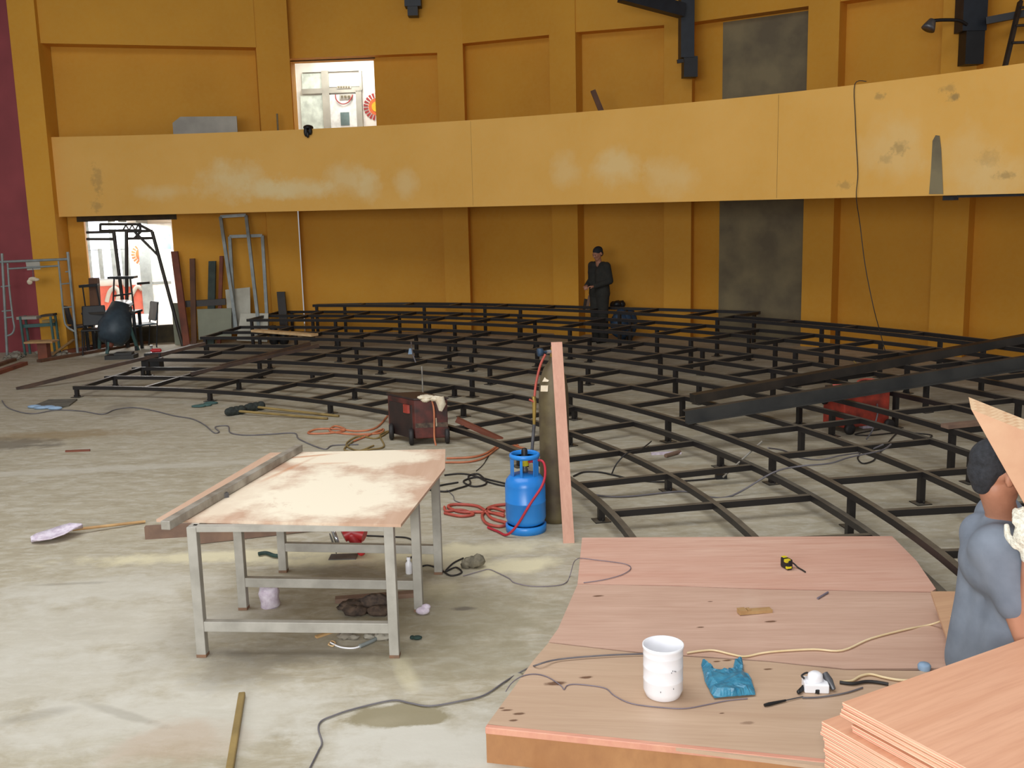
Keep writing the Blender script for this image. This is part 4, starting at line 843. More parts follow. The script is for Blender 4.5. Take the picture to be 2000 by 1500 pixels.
# white junction box with plug
o = V((1.421, 4.591, 0.178)); jb = thing('extension_socket', 'white extension socket box with a plug on top, on the deck', 'socket', o)
MB().box(o, (.115, .095, .045), -.12).build('box', 'white_plastic', jb, .006)
MB().lathe([(.035, .045), (.038, .05), (.034, .075), (.02, .085), (.001, .086)], o + V(0, .005, 0), 20).build('plug', 'white_plastic', jb)
m = MB(); m.tube([o + V(-.05, .01, .05), o + V(-.06, .02, .062), o + V(-.03, .04, .066), o + V(-.02, .03, .06)], .005, 6); m.build('wire_loop', 'rubber_black', jb)
MB().sweep([o + V(.052, .03, .065), o + V(.065, .0, .04), o + V(.08, -.03, .01)], [.016, .020, .010], 8).build('side_plug', 'steel_grey', jb)
a, b = V((1.328, 4.543, 0.178)), V((1.381, 4.609, 0.178)); single('plug', MB().cap(a + V(0, 0, .012), b + V(0, 0, .012), .010, .012), 'black', 'left short black plug lying in front of the white socket box', 'plug')
a, b = V((1.384, 4.577, 0.178)), V((1.428, 4.543, 0.178)); single('plug', MB().beam(a + V(0, 0, .022), b + V(0, 0, .022), .022, .022), 'black', 'right black block plug lying in front of the white socket box', 'plug', bevel=.004)
cable('cable', lift([(1.553, 4.637, 0.178), (1.609, 4.618, 0.178), (1.677, 4.636, 0.178), (1.729, 4.628, 0.178), (1.777, 4.604, 0.178)], .010), .008, 'rubber_black', 'thick black lead from the white socket box to the plywood stack')
cable('cable', lift([(1.555, 4.643, 0.178), (1.615, 4.650, 0.178), (1.673, 4.697, 0.178), (1.730, 4.716, 0.178), (1.780, 4.680, 0.178), (1.836, 4.650, 0.178), (1.890, 4.641, 0.178)], .009), .006, 'cable_cream', 'short cream lead from the white socket box to the plywood stack')
a = V((2.018, 4.774, 0.178)); single('blue_cap', MB().lathe([(.03, 0), (.032, .02), (.025, .03), (.001, .032)], a, 16), 'pale_blue', 'light blue plastic lid on the deck at the edge of the plywood stack', 'lid')

# ------------------------------------------------------------------ stack of plywood
C0 = Vector((.971, 2.883, 0)); U = Vector((math.cos(math.radians(29)), math.sin(math.radians(29)), 0)); W = Vector((math.cos(math.radians(-61)), math.sin(math.radians(-61)), 0))
TH = .0112; z = 1.0
offs = [(0, 0)] * 4 + [(.022, .032)] * 4 + [(-.014, -.060)] * 4 + [(-.010, -.050)] * 3 + [(-.016, -.040)] * 4 + [(-.028, -.034)] * 4
names = ['topmost', 'second', 'third', 'fourth', 'fifth', 'sixth', 'seventh', 'eighth', 'ninth', 'tenth', 'eleventh', 'twelfth', 'thirteenth', 'fourteenth', 'fifteenth', 'sixteenth', 'seventeenth', 'eighteenth', 'nineteenth', 'twentieth', 'twenty-first', 'twenty-second', 'twenty-third']
t = NT('stack_edge', .75); sep = t.n('ShaderNodeSeparateXYZ'); 
v = t.mapped(scale=(3, 3, 260)); f = t.noise(v, 1.0, 3, .6); g2 = t.noise(t.tc, 12, 3)
t.color(t.mix(t.rng(f, .35, .65), lin((206, 134, 112)), lin((240, 214, 180)))); M['stack_edge'] = t.m
for i, (du, dw) in enumerate(offs):
    z -= TH; j = random.uniform(-.006, .006); p = C0 + U * (du + j) + W * (dw + random.uniform(-.005, .005))
    m = MB().boxuv((p.x, p.y, z), U * 2.44, W * 1.22, (0, 0, TH - .0012))
    o = m.build('plywood_sheet', 'stack_edge')
    o.data.materials.append(M['stack_ply'] )
    for pl in o.data.polygons:
        if abs(pl.normal.z) > .9: pl.material_index = 1
    tagit(o, '%s sheet from the top of the plywood stack at bottom right' % names[i] if i else 'topmost pink sheet of the plywood stack at bottom right', 'plywood sheet', 'sheets in the plywood stack')
tr = thing('trestle', 'wooden trestle under the plywood stack', 'trestle', C0 + U * 1.2 + W * .6 + V(0, 0, .178))
for s_ in (.35, 2.05):
    p = C0 + U * s_ + W * .12; q = C0 + U * s_ + W * 1.1
    MB().beam(p + V(0, 0, z), q + V(0, 0, z), .08, .08).build('rail', 'raw_wood', tr)
    for e in (p, q):
        for k_ in (-.12, .12):
            MB().beam(e + V(0, 0, z - .06), e + U * k_ + V(0, 0, .18), .06, .05, W).build('leg', 'raw_wood', tr)

# ------------------------------------------------------------------ people
def voxelize(name, mb, vox, smooth, m, parent):
    """union of the closed pieces as one continuous surface"""
    me = bpy.data.meshes.new('tmp'); me.from_pydata(mb.v, [], mb.f)
    b = bmesh.new(); b.from_mesh(me); bmesh.ops.remove_doubles(b, verts=b.verts, dist=1e-5); bmesh.ops.recalc_face_normals(b, faces=b.faces); b.to_mesh(me); b.free()
    o = bpy.data.objects.new('tmp', me); COL.objects.link(o)
    r = o.modifiers.new('r', 'REMESH'); r.mode = 'VOXEL'; r.voxel_size = vox
    s_ = o.modifiers.new('s', 'SMOOTH'); s_.iterations = smooth; s_.factor = .5
    ev = o.evaluated_get(bpy.context.evaluated_depsgraph_get()); n = bpy.data.meshes.new_from_object(ev)
    bpy.data.objects.remove(o); bpy.data.meshes.remove(me)
    org = wloc(parent)
    for v in n.vertices: v.co -= org
    for p in n.polygons: p.use_smooth = True
    n.name = name; n.materials.clear(); n.materials.append(M[m])
    ob = bpy.data.objects.new(name, n); COL.objects.link(ob); ob.parent = parent; return ob
def hand(mb, wrist, fdir, up, curl=.5, s=1.0, side=1):
    f = Vector(fdir).normalized(); u = (Vector(up) - f * Vector(up).dot(f)).normalized(); l = f.cross(u) * side
    R = Matrix((l, f, u)).transposed(); c = Vector(wrist) + f * .045 * s
    mb.ell(c, (.040 * s, .052 * s, .016 * s), R, 12, 8)
    for i, ln in enumerate((.070, .078, .073, .058)):
        b = c + l * ((i - 1.5) * .019 * s) + f * .044 * s; a1 = curl * .9; a2 = curl * 1.9
        d1 = f * math.cos(a1) - u * math.sin(a1); d2 = f * math.cos(a2) - u * math.sin(a2)
        q = b + d1 * ln * .55 * s; mb.chain([b, q, q + d2 * ln * .5 * s], [.0095 * s, .009 * s, .0075 * s])
    b = c - l * .032 * s - f * .02 * s; d = (-l * .7 + f * .6 - u * .35 * curl * 2).normalized()
    mb.chain([b, b + d * .035 * s, b + d * .035 * s + (f * .9 - u * .3).normalized() * .028 * s], [.012 * s, .010 * s, .008 * s])
def head(mb, c, fwd, up=(0, 0, 1), s=1.0):
    """skull, jaw, nose, brow, lips and ears as one shape; c = centre of the skull"""
    f = Vector(fwd).normalized(); u = Vector(up); u = (u - f * u.dot(f)).normalized(); l = u.cross(f)
    R = Matrix((l, f, u)).transposed(); c = Vector(c)
    P_ = lambda x, y, z_: c + (l * x + f * y + u * z_) * s
    E_ = lambda p, r: mb.ell(P_(*p), tuple(q * s for q in r), R, 18, 12)
    E_((0, -.008, .025), (.076, .098, .088)); E_((0, .022, -.045), (.060, .070, .070)); E_((0, .055, -.092), (.036, .034, .026)); E_((0, .03, -.06), (.055, .05, .05))
    E_((0, .088, .022), (.052, .016, .012))
    mb.chain([P_(0, .092, .008), P_(0, .108, -.022), P_(0, .112, -.030)], [.008 * s, .012 * s, .013 * s])
    for q in (-1, 1):
        E_((q * .016, .098, -.032), (.010, .012, .008)); E_((q * .038, .070, -.02), (.026, .022, .022))
        E_((q * .085, -.010, -.012), (.012, .021, .034)); E_((q * .033, .082, .004), (.014, .011, .009))
    E_((0, .087, -.060), (.024, .010, .006)); E_((0, .084, -.071), (.020, .011, .007))
    return P_, R

def eyes(parent, P_, R, s=1.0):
    m = MB()
    for q in (-1, 1): m.ell(P_(q * .033, .090, .004), (.009 * s, .005 * s, .005 * s), R, 10, 6)
    m.build('eyes', 'hair', parent)

# person at the right, stooping slightly, carrying boards
base = V(1.70, 3.56, .178); pr = thing('person', 'person in grey T-shirt seen from behind, carrying plywood boards at right', 'person', base)
f_ = V(math.cos(.2), math.sin(.2), 0); l_ = V(-math.sin(.2), math.cos(.2), 0)
hip = V(1.785, 3.57, .86); wai = V(1.79, 3.57, 1.0); che = V(1.812, 3.57, 1.17); nek = V(1.765, 3.57, 1.33); hd = V(1.726, 3.53, 1.53)
def rl(p, s_): return p + l_ * s_
shR, shL = V(1.70, 3.455, 1.265), V(1.84, 3.74, 1.29)
elR, haR = V(1.775, 3.34, .95), V(1.755, 3.335, 1.285)
elL, haL = V(2.02, 3.72, 1.03), V(2.0, 3.52, 1.36)
b = MB()
for s_ in (-.075, .075):
    b.chain([rl(hip, s_), rl(wai, s_ * .85), rl(che, s_ * 1.1), rl(nek + V(0, 0, -.08), s_ * 1.2)], [.115, .105, .115, .075])
b.chain([nek + V(0, 0, -.06), nek + V(.0, 0, .03), hd + V(-.015, 0, -.06)], [.075, .056, .056])
for sh_, el, ha in ((shR, elR, haR), (shL, elL, haL)):
    b.chain([che + (sh_ - che) * .55, sh_, el, ha], [.08, .060, .042, .028])
for s_ in (-.095, .095):
    b.chain([rl(hip, s_), rl(V(1.93, 3.56, .60), s_ * 1.15), rl(V(1.70, 3.56, .27), s_ * 1.2)], [.095, .062, .042])
    b.chain([rl(V(1.70, 3.56, .24), s_ * 1.2), rl(V(1.83, 3.58, .215), s_ * 1.3)], [.042, .034])
P_, R = head(b, hd, V(math.cos(.15), math.sin(.15), -.10), (.10, 0, 1), .93)
hand(b, haR, V(-.15, .0, 1), V(-.5, -.9, 0), 1.15, .9, 1); hand(b, haL, V(-.2, -.2, 1), V(0, 1, 0), .6, 1, -1)
voxelize('body', b, .0075, 4, 'skin', pr); eyes(pr, P_, R, .93)
b = MB()
for s_ in (-.08, 0, .08):
    b.chain([rl(hip + V(-.02, 0, -.10), s_), rl(hip + V(-.012, 0, .0), s_), rl(wai + V(-.008, 0, 0), s_ * .95), rl(che + V(-.01, 0, 0), s_ * 1.1), rl(nek + V(-.01, 0, -.075), s_ * 1.1)], [.126, .122, .116, .118, .085])
for sh_, el in ((shR, elR), (shL, elL)):
    e2 = sh_.lerp(el, .56); b.chain([che + (sh_ - che) * .35, sh_, e2], [.125, .095, .068])
b.chain([rl(hip + V(-.01, 0, -.1), -.10), rl(wai, -.10), rl(che + V(-.06, 0, 0), -.10), shR + V(.02, .02, -.01)], [.108, .108, .105, .09])
b.ell(V(1.735, 3.53, 1.185), (.125, .17, .12)); b.chain([nek + V(-.01, -.03, -.06), shR + V(-.01, .015, -.005)], [.075, .088])
b.cap(nek + V(-.005, 0, -.045), nek + V(-.005, 0, -.015), .082, .068)
voxelize('t_shirt', b, .010, 30, 'shirt', pr)
b = MB()
for s_ in (-.095, .095): b.chain([rl(hip + V(0, 0, -.02), s_ * .8), rl(V(1.93, 3.56, .60), s_ * 1.15), rl(V(1.70, 3.56, .30), s_ * 1.2)], [.125, .085, .066])
voxelize('trousers', b, .012, 3, 'jeans', pr)
b = MB()
for s_ in (-.115, .115): b.chain([rl(V(1.68, 3.56, .222), s_), rl(V(1.88, 3.60, .212), s_ * 1.05)], [.044, .034])
voxelize('shoes', b, .01, 2, 'black', pr)
b = MB(); 
b.ell(P_(0, -.020, .046), (.080, .096, .078), R, 20, 14); b.ell(P_(0, -.070, -.003), (.068, .044, .066), R, 16, 10); b.ell(P_(0, -.068, -.052), (.046, .028, .040), R, 12, 8)
voxelize('hair', b, .007, 2, 'hair', pr)
b = MB(); hand(b, haR, V(-.15, .0, 1), V(-.5, -.9, 0), 1.15, 1.32, 1); b.ell(haR + V(-.004, .004, .07), (.050, .040, .055)); b.chain([haR + V(.03, 0, -.07), haR + V(0, 0, .0)], [.036, .034])
voxelize('glove', b, .007, 5, 'glove_knit', pr)
# carried boards
bp = [(1.509, 3.300, 1.804), (1.699, 3.330, 1.501), (1.852, 3.360, 1.262), (2.282, 3.360, 1.177), (2.221, 3.310, 1.504)]
n_ = Vector((.02, .08, .035))
for q in range(4):
    o = MB().slab([V(p) + n_ * (q * .27) + V(.002 * q, 0, -.004 * q) for p in bp], n_ * .25).build('plywood_sheet', 'carried_ply')
    o.data.materials.append(M['ply_edge'])
    for pl in o.data.polygons:
        if abs(pl.normal.dot(n_.normalized())) < .75 : pl.material_index = 1
    tagit(o, ('plywood board nearest the camera of those the grey-shirted person carries', 'second of the plywood boards carried by the grey-shirted person', 'third of the plywood boards carried by the grey-shirted person', 'rearmost plywood board carried against the head of the grey-shirted person')[q], 'plywood sheet', 'boards carried by the person')

# person at the back, in dark overalls, looking down at the hands
base = V(1.63, 18.62, 0); pf = thing('person', 'person in dark overalls standing by the back wall looking down', 'person', base)
th_ = math.radians(-143); fw = V(math.cos(th_), math.sin(th_), 0); lf = V(-math.sin(th_), math.cos(th_), 0)
T = lambda x, y, z_: base + lf * x + fw * y + V(0, 0, z_)
b = MB(); HD = T(0.02, .05, 1.62)
for s_ in (-1, 1):
    b.chain([T(s_ * .085, 0, .93), T(s_ * .075, 0, 1.08), T(s_ * .10, .01, 1.28), T(s_ * .11, 0, 1.40)], [.12, .11, .12, .075])
    b.chain([T(s_ * .13, 0, 1.38), T(s_ * .195, 0, 1.40), T(s_ * .25, -.03, 1.13), T(s_ * .10, .22, 1.04)], [.07, .062, .046, .03])
    b.chain([T(s_ * .09, 0, .90), T(s_ * .10, .01, .50), T(s_ * .10, -.01, .09)], [.095, .065, .045]); b.chain([T(s_ * .10, -.03, .06), T(s_ * .12, .14, .04)], [.045, .035])
    hand(b, T(s_ * .10, .22, 1.04), -lf * s_ * .5 + fw * .6, V(0, 0, 1), .9, 1, s_)
b.chain([T(0, 0, 1.42), T(0, .03, 1.53)], [.06, .056])
P_, R = head(b, HD, fw + V(0, 0, -.35), (0, 0, 1), 1.0)
voxelize('body', b, .010, 3, 'skin', pf); eyes(pf, P_, R)
b = MB()
for s_ in (-1, 1):
    b.chain([T(s_ * .085, 0, .90), T(s_ * .075, 0, 1.08), T(s_ * .10, .01, 1.28), T(s_ * .105, 0, 1.39)], [.14, .13, .138, .088])
    b.chain([T(s_ * .13, 0, 1.37), T(s_ * .195, 0, 1.395), T(s_ * .25, -.03, 1.13), T(s_ * .115, .20, 1.045)], [.085, .078, .064, .05])
    b.chain([T(s_ * .09, 0, .90), T(s_ * .10, .01, .50), T(s_ * .10, -.01, .10)], [.125, .095, .085])
voxelize('overalls', b, .014, 4, 'dark_cloth', pf)
b = MB(); b.ell(P_(0, -.016, .042), (.083, .103, .084), R, 16, 12); b.ell(P_(0, -.05, -.01), (.073, .058, .07), R, 14, 10)
voxelize('hair', b, .01, 2, 'hair', pf)
b = MB()
for s_ in (-1, 1): b.chain([T(s_ * .10, -.04, .05), T(s_ * .12, .16, .045)], [.052, .044])
voxelize('shoes', b, .014, 2, 'black', pf)

# ------------------------------------------------------------------ things around the back frames
def bag(name, c, r, m, label, cat, n=6, seed=1):
    random.seed(seed); b = MB()
    for i in range(n): b.ell(V(c) + V(random.uniform(-.5, .5) * r[0], random.uniform(-.5, .5) * r[1], r[2] * random.uniform(.45, .6)), (r[0] * random.uniform(.4, .6), r[1] * random.uniform(.4, .6), r[2] * random.uniform(.35, .5)), n=12, m=8)
    for v in b.v: v += Vector((random.uniform(-.01, .01),) * 3); v.z = max(v.z, V(c).z)
    return single(name, b, m, label, cat)
bag('bag', (2.032, 18.577, 0.000), (.30, .25, .62), 'tarp_blue', 'blue plastic sack among the frames right of the person at the back', 'sack', 7, 2)
bag('bundle', (2.004, 18.900, 0.579), (.17, .15, .15), 'black', 'dark bundle on the top frame beside the person at the back', 'bundle', 5, 3)
single('board', MB().beam((1.416, 18.900, 0.565), (1.492, 19.100, 0.821), .05, .025, (0, -1, 0)), 'plank_wood', 'short board leaning on the top frame left of the person at the back', 'board')
single('board', MB().beam(V((1.410, 19.200, 0.554)), V((1.449, 19.300, 0.737)), .09, .04, (0, -1, 0)), 'dark_channel', 'dark block on the top frame left of the person at the back', 'block')
p, q = V((-4.541, 18.061, 0.412)), V((-3.305, 17.170, 0.412)); p.z = q.z = .455
single('plank', MB().beam(p, q, .16, .04), 'pale_wood', 'pale plank laid across the third frame at left', 'plank')
for (c, lb) in (((-4.536, 19.496, 0.000), 'dark pot under the pale plank, left of the pair'), ((-4.341, 19.461, 0.000), 'dark pot under the pale plank, right of the pair')):
    single('pot', MB().lathe([(.07, 0), (.095, .05), (.09, .25), (.06, .32), (.055, .36), (.001, .36)], c, 16), 'black', lb, 'pot')
a = V((-4.159, 18.184, 0.000)); single('tin_lid', MB().lathe([(.001, 0), (.12, 0), (.12, .012), (.001, .014)], a, 18), 'chrome', 'shiny flat tin on the floor below the pale plank', 'tin')
def long_tube(a, b, label, m='brown_tube', w_=.05, h=.05, name='steel_tube'): return single(name, MB().beam(a, b, w_, h), m, label, 'steel tube')
long_tube((-4.687, 14.772, 0.222), (-2.966, 15.663, 0.475), 'front of two brown steel tubes lying across the left frames')
long_tube((-4.313, 15.007, 0.290), (-3.153, 15.938, 0.475), 'back of two brown steel tubes lying across the left frames')
long_tube((-7.335, 14.939, 0.030), (-4.929, 16.382, 0.460), 'long steel tube sloping from the floor up to the left end of the frames', 'brown_tube', .06, .05)
single('steel_beam', MB().beam((1.991, 11.135, 0.400), (6.517, 12.770, 0.760), .12, .10), 'dark_channel', 'long dark brown steel beam lying across the frames at right', 'steel beam')
A_, B_ = V((1.749, 10.182, 0.285)), V((5.646, 10.910, 0.655)); dd = (B_ - A_)
m = MB(); n_ = V(dd.y, -dd.x, 0).normalized(); up_ = V(0, 0, 1)
m.boxuv(A_, dd, n_ * .012, V(0, 0, .125)); m.boxuv(A_, dd, n_ * .09, V(0, 0, .012)); m.boxuv(A_ + V(0, 0, .113), dd, -n_ * .07, V(0, 0, .012))
single('steel_beam', m, 'grey_channel', 'long grey steel channel lying nearer than the brown beam at right', 'steel beam')
p, q = V((3.941, 9.133, 0.440)), V((4.320, 9.247, 0.440)); single('plank', MB().beam(p, q, .10, .035), 'plank_wood', 'brown wood plank end resting on the frames behind the carried boards', 'plank')
cable('thin_rod', [(-1.135, 12.803, 0.170), V((-1.135, 12.803, 0.170)) + V(.0, 0, .36)], .010, 'tube_grey', 'thin upright rod behind the red welding machine', 'rod')
cable('thin_wire', [(-1.386, 14.670, 0.300), (-1.436, 14.782, 0.420), (-1.517, 15.445, 0.500)], .010, 'cable_grey', 'pale bent wire standing on the second frame, left of centre', 'wire')
a = V((-1.595, 15.676, 0.280)); single('label_tag', MB().boxuv(a, (.06, 0, 0), (0, .02, 0), (.02, 0, .09)), 'pale_blue', 'small pale blue tin on the second frame by the bent wire', 'tin')
cable('thin_wire', [(4.244, 12.533, 0.500), (4.180, 12.212, 0.500), (4.140, 12.053, 0.470)], .010, 'stick_wood', 'pale wire end sticking up by the far welding machine', 'wire')
cable('thin_wire', [(4.020, 11.094, 0.300), (3.846, 10.568, 0.250), (3.758, 10.456, 0.100), (3.672, 10.384, 0.020)], .008, 'cable_grey', 'bluish wire hanging down in front of the far welding machine', 'wire')
single('steel_offcut', MB().beam(lift([(1.384, 10.030, 0.000)], .02)[0], lift([(1.686, 10.042, 0.000)], .02)[0], .05, .02), 'bag_white', 'pale scrap paper on the floor between the first frames', 'scrap')
single('steel_offcut', MB().cyl(lift([(1.507, 9.889, 0.000)], .02)[0], lift([(1.675, 10.043, 0.000)], .02)[0], .02, n=10), 'plank_wood', 'short rolled cardboard on the floor between the first frames', 'scrap')
single('paper', MB().box((3.894, 11.025, 0.000), (.13, .08, .03), .2), 'bag_white', 'white paper lump on the floor below the far welding machine', 'paper')

# tool case and grinder at the left end of the frames
p = V((-5.869, 16.584, 0.000)); single('battery_box', MB().box(p, (.30, .22, .19)), 'black', 'black box on the floor beneath the left corner of the second frame', 'box', bevel=.01)
p = V(pol(10.05, 80.9, .281)); 
tc_ = single('tool_case', MB().box(p, (.26, .16, .07)), 'black', 'black tool case on the left corner of the second frame', 'case', bevel=.008)
gr = thing('angle_grinder', 'red angle grinder with chrome knob on the black tool case', 'grinder', p + V(0, 0, .07))
MB().cap(p + V(-.02, 0, .105), p + V(.10, 0, .105), .032, .03).build('body', 'saw_red', gr); MB().sweep([p + V(-.03, 0, .08), p + V(-.03, 0, .15), p + V(-.03, 0, .19)], [.028, .018, .026], 10).build('knob', 'chrome', gr)

# ------------------------------------------------------------------ left side clutter
def scaf():
    t_ = thing('scaffold_frame', 'galvanised scaffold frame standing at the far left by the red wall', 'scaffold', (-8.95, 18.75, 0))
    lt, lb = V((-9.095, 18.550, 1.879)), V((-9.203, 18.550, 0.034)); rt, rb = V((-7.918, 18.550, 1.878)), V((-7.914, 18.550, 0.209)); lb.z = 0.0; rb.z = 0.0; rb.y += .0
    r = .024
    for a, b_ in ((lt, lb), (rt, rb)): MB().cyl(a, b_, r, n=10).build('upright', 'galvanised', t_)
    MB().cyl(V((-9.148, 18.550, 1.725)) + V(-.2, 0, 0), V((-7.912, 18.550, 1.750)), r, n=10).build('top_rail', 'galvanised', t_)
    MB().cyl(V((-9.005, 18.550, 1.602)), V((-8.089, 18.550, 1.635)), .018, n=8).build('inner_rail', 'galvanised', t_)
    MB().tube([V((-9.013, 18.550, 1.703)), V((-9.031, 18.550, 1.281)), V((-9.026, 18.550, 0.724)), V((-9.018, 18.550, 0.537)), V((-9.076, 18.550, 0.426)), V((-9.202, 18.550, 0.382))], .018, 8).build('inner_post', 'galvanised', t_)
    MB().tube([V((-8.099, 18.550, 1.718)), V((-8.099, 18.550, 1.258)), V((-8.099, 18.550, 0.701)), V((-8.060, 18.550, 0.532)), V((-7.920, 18.550, 0.435))], .018, 8).build('inner_post', 'galvanised', t_)
    for (a, b_) in (((-9.178, 18.550, 1.284), (-9.010, 18.550, 1.299)), ((-9.208, 18.550, 0.840), (-9.021, 18.550, 0.854)), ((-9.184, 18.550, 0.718), (-9.016, 18.550, 0.733)), ((-8.104, 18.550, 1.304), (-7.918, 18.550, 1.318)), ((-8.109, 18.550, 0.879), (-7.913, 18.550, 0.892)), ((-7.990, 18.550, 1.523), (-7.915, 18.550, 1.530))):
        MB().cyl(a, b_, .014, n=8).build('rung', 'galvanised', t_)
    MB().slab([V((-8.689, 18.550, 1.714)), V((-8.439, 18.550, 1.726)), V((-8.436, 18.550, 1.579)), V((-8.677, 18.550, 1.567))], (0, .01, 0)).build('tag_plate', 'grey_board', t_)
scaf()
c = V((-8.569, 18.500, 1.411)); b = MB(); b.ell(c, (.08, .04, .04)); b.ell(c + V(-.06, 0, -.05), (.05, .03, .05)); b.ell(c + V(.05, 0, -.01), (.07, .03, .03))
cl = single('cloth', b, 'rag', 'pale cloth hung inside the scaffold frame at left', 'cloth'); 
cable('cord', [c + V(0, .02, .02), V((-8.572, 18.550, 1.601))], .006, 'cable_grey', 'short cord holding the pale cloth on the scaffold rail', 'cord')
# low bench before the red wall
bn = thing('bench', 'small metal bench with grey seat beside the red wall', 'bench', V((-8.779, 18.850, 0.018)))
MB().beam(V((-9.057, 18.850, 0.711)), V((-8.688, 18.850, 0.712)), .22, .05).build('seat', 'grey_board', bn); MB().beam(V((-8.610, 18.850, 0.738)), V((-8.401, 18.850, 0.752)), .22, .04).build('seat_cover', 'dark_channel', bn)
MB().beam(V((-9.007, 18.850, 0.558)), V((-8.418, 18.850, 0.582)), .06, .06).build('rail', 'teal', bn); MB().beam(V((-8.621, 18.850, 0.634)), V((-8.412, 18.850, 0.648)), .1, .05).build('drawer', 'stick_wood', bn)
for px_ in ((-8.980, 18.850, 0.719), (-8.425, 18.850, 0.705)):
    for dy in (-.1, .1):
        a = V(px_) + V(0, dy, 0); MB().beam(a, V(a.x + .02, a.y, 0), .035, .035, (0, 1, 0)).build('leg', 'teal', bn)
c = V((-8.355, 18.191, 0.000)); st = thing('stool', 'wooden stool with square pillar base at the left', 'stool', c)
MB().box(c, (.17, .17, .30)).build('pedestal', 'red_wood', st, .008); MB().box(c + V(-.03, 0, .30), (.5, .3, .03), .03).build('seat', 'raw_wood', st)
def plank(a, b_, w_, h, m, lb, name='plank'): 
    a, b_ = V(a), V(b_); a.z += h; b_.z += h; return single(name, MB().beam(a, b_, w_, h), m, lb, 'plank')
plank((-8.266, 17.750, 0.000), (-7.097, 20.272, 0.000), .10, .05, 'dark_wood', 'front dark plank of the pile before the lower doorway')
plank((-8.285, 18.892, 0.000), (-7.294, 20.788, 0.000), .16, .06, 'red_wood', 'red-brown plank lying second from front before the doorway')
plank((-8.075, 19.408, 0.000), (-7.523, 20.997, 0.000), .2, .06, 'plank_wood', 'wide brown plank farther back before the doorway')
plank((-8.646, 19.508, 0.000), (-8.331, 20.501, 0.000), .2, .08, 'dark_wood', 'short dark plank beside the wooden stool')
plank((-8.365, 16.390, 0.000), (-8.390, 17.477, 0.000), .12, .06, 'red_wood', 'red-brown timber end at the far left edge on the floor')
plank((-8.793, 17.256, 0.000), (-8.825, 18.022, 0.000), .09, .05, 'dark_wood', 'dark timber piece behind the red-brown timber end at far left')
a, b = V((-8.345, 18.379, 0.000)), V((-8.294, 19.300, 0.197)); single('pole', MB().cyl(a + V(0, 0, .02), b, .025, n=8), 'raw_wood', 'short pale pole leaning beside the wooden stool', 'pole')
random.seed(11); m = MB()
for q in range(14):
    p = V(-8.97 + random.uniform(-.5, .5) * 0.43, 18.45 + random.uniform(-.5, .5) * 0.76, 0); r = random.uniform(.03, .07); m.ell(p + V(0, 0, r * .5), (r * 1.3, r, r * .6), n=8, m=6)
for v in m.v: v += Vector((random.uniform(-.012, .012),) * 3); v.z = max(v.z, 0)
single('rubble_heap', m, 'rubble', 'grey heap of rubble at the foot of the red wall', 'rubble')['kind'] = 'stuff'
m = MB()
for q in range(10):
    p = V(-8.24 + random.uniform(-.5, .5) * 0.28, 18.75 + random.uniform(-.5, .5) * 0.86, 0); r = random.uniform(.02, .05); m.ell(p + V(0, 0, r * .5), (r * 1.3, r, r * .6), n=8, m=6)
for v in m.v: v += Vector((random.uniform(-.01, .01),) * 3); v.z = max(v.z, 0)
single('rubble_heap', m, 'rubble', 'small rubble pieces right of the wooden stool', 'rubble')['kind'] = 'stuff'
p = V((-6.912, 18.015, 0.000)); m = MB(); m.box(p, (.5, .3, .07), .05); m.box(p + V(.05, .0, .07), (.3, .2, .04), .1); single('tray', m, 'grey_channel', 'grey metal tray on the floor in front of the mixer drum', 'tray')
# mixer drum
c0, c1 = V((-7.365, 18.750, 0.207)), V((-7.239, 19.100, 0.851)); ax = (c1 - c0); L = ax.length; mx = thing('cement_mixer', 'grey-blue cement mixer drum tilted on a stand at left', 'cement mixer', V(c0.x, c0.y, 0))
MB().lathe([(.06, -.03), (.22, 0), (.29, L * .2), (.31, L * .42), (.24, L * .68), (.19, L), (.17, L), (.22, L * .66), (.27, L * .42), (.25, L * .25), (.001, .03)], c0, 28, ax).build('drum', 'mixer_blue', mx)
MB().lathe([(.001, -.012), (.20, -.012), (.205, .0), (.20, .012), (.001, .012)], c1 + V(0, 0, .02), 28, (.08, -.28, 1)).build('lid', 'white_plastic', mx)
MB().lathe([(.001, -.10), (.05, -.10), (.06, -.02), (.001, -.02)], c0, 16, ax).build('hub', 'red_wood', mx)
MB().beam(c0 + V(-.03, -.03, .0), V(c0.x - .05, c0.y - .1, 0), .05, .04, (0, 1, 0)).build('leg', 'teal', mx)
for s_ in (-.28, .28): MB().beam(c0 + ax * .4 + V(s_, 0, 0), V(c0.x + s_ * 1.3, c0.y + .35, 0), .05, .04, (0, 1, 0)).build('leg', 'teal', mx)
# chairs
def chair(c, rz, label, m='chair_blue', s=1.0):
    t_ = thing('chair', label, 'chair', c, 'chairs before the lower doorway'); c = V(c)
    u = V(math.cos(rz), math.sin(rz), 0); v = V(-math.sin(rz), math.cos(rz), 0)
    T2 = lambda x, y, z_: c + u * x * s + v * y * s + V(0, 0, z_ * s)
    MB().boxuv(T2(-.21, -.21, .43), u * .42 * s, v * .42 * s, (0, 0, .03)).build('seat', m, t_, .01)
    MB().boxuv(T2(-.20, .19, .50), u * .40 * s, v * .025 * s, v * .08 * s + V(0, 0, .36 * s)).build('backrest', m, t_, .01)
    for x in (-.19, .19):
        MB().cyl(T2(x, -.19, .43), T2(x * 1.1, -.22, 0), .014 * s, n=8).build('leg', 'black', t_); MB().cyl(T2(x, .27, .84), T2(x * 1.1, .17, 0), .014 * s, n=8).build('leg', 'black', t_)
chair((-8.201, 19.430, 0.000), 2.4, 'dark blue chair left of the mixer drum, facing away', 'chair_blue')
chair((-7.045, 19.511, 0.000), -.9, 'dark chair with pale back right of the mixer drum', 'mixer_blue')
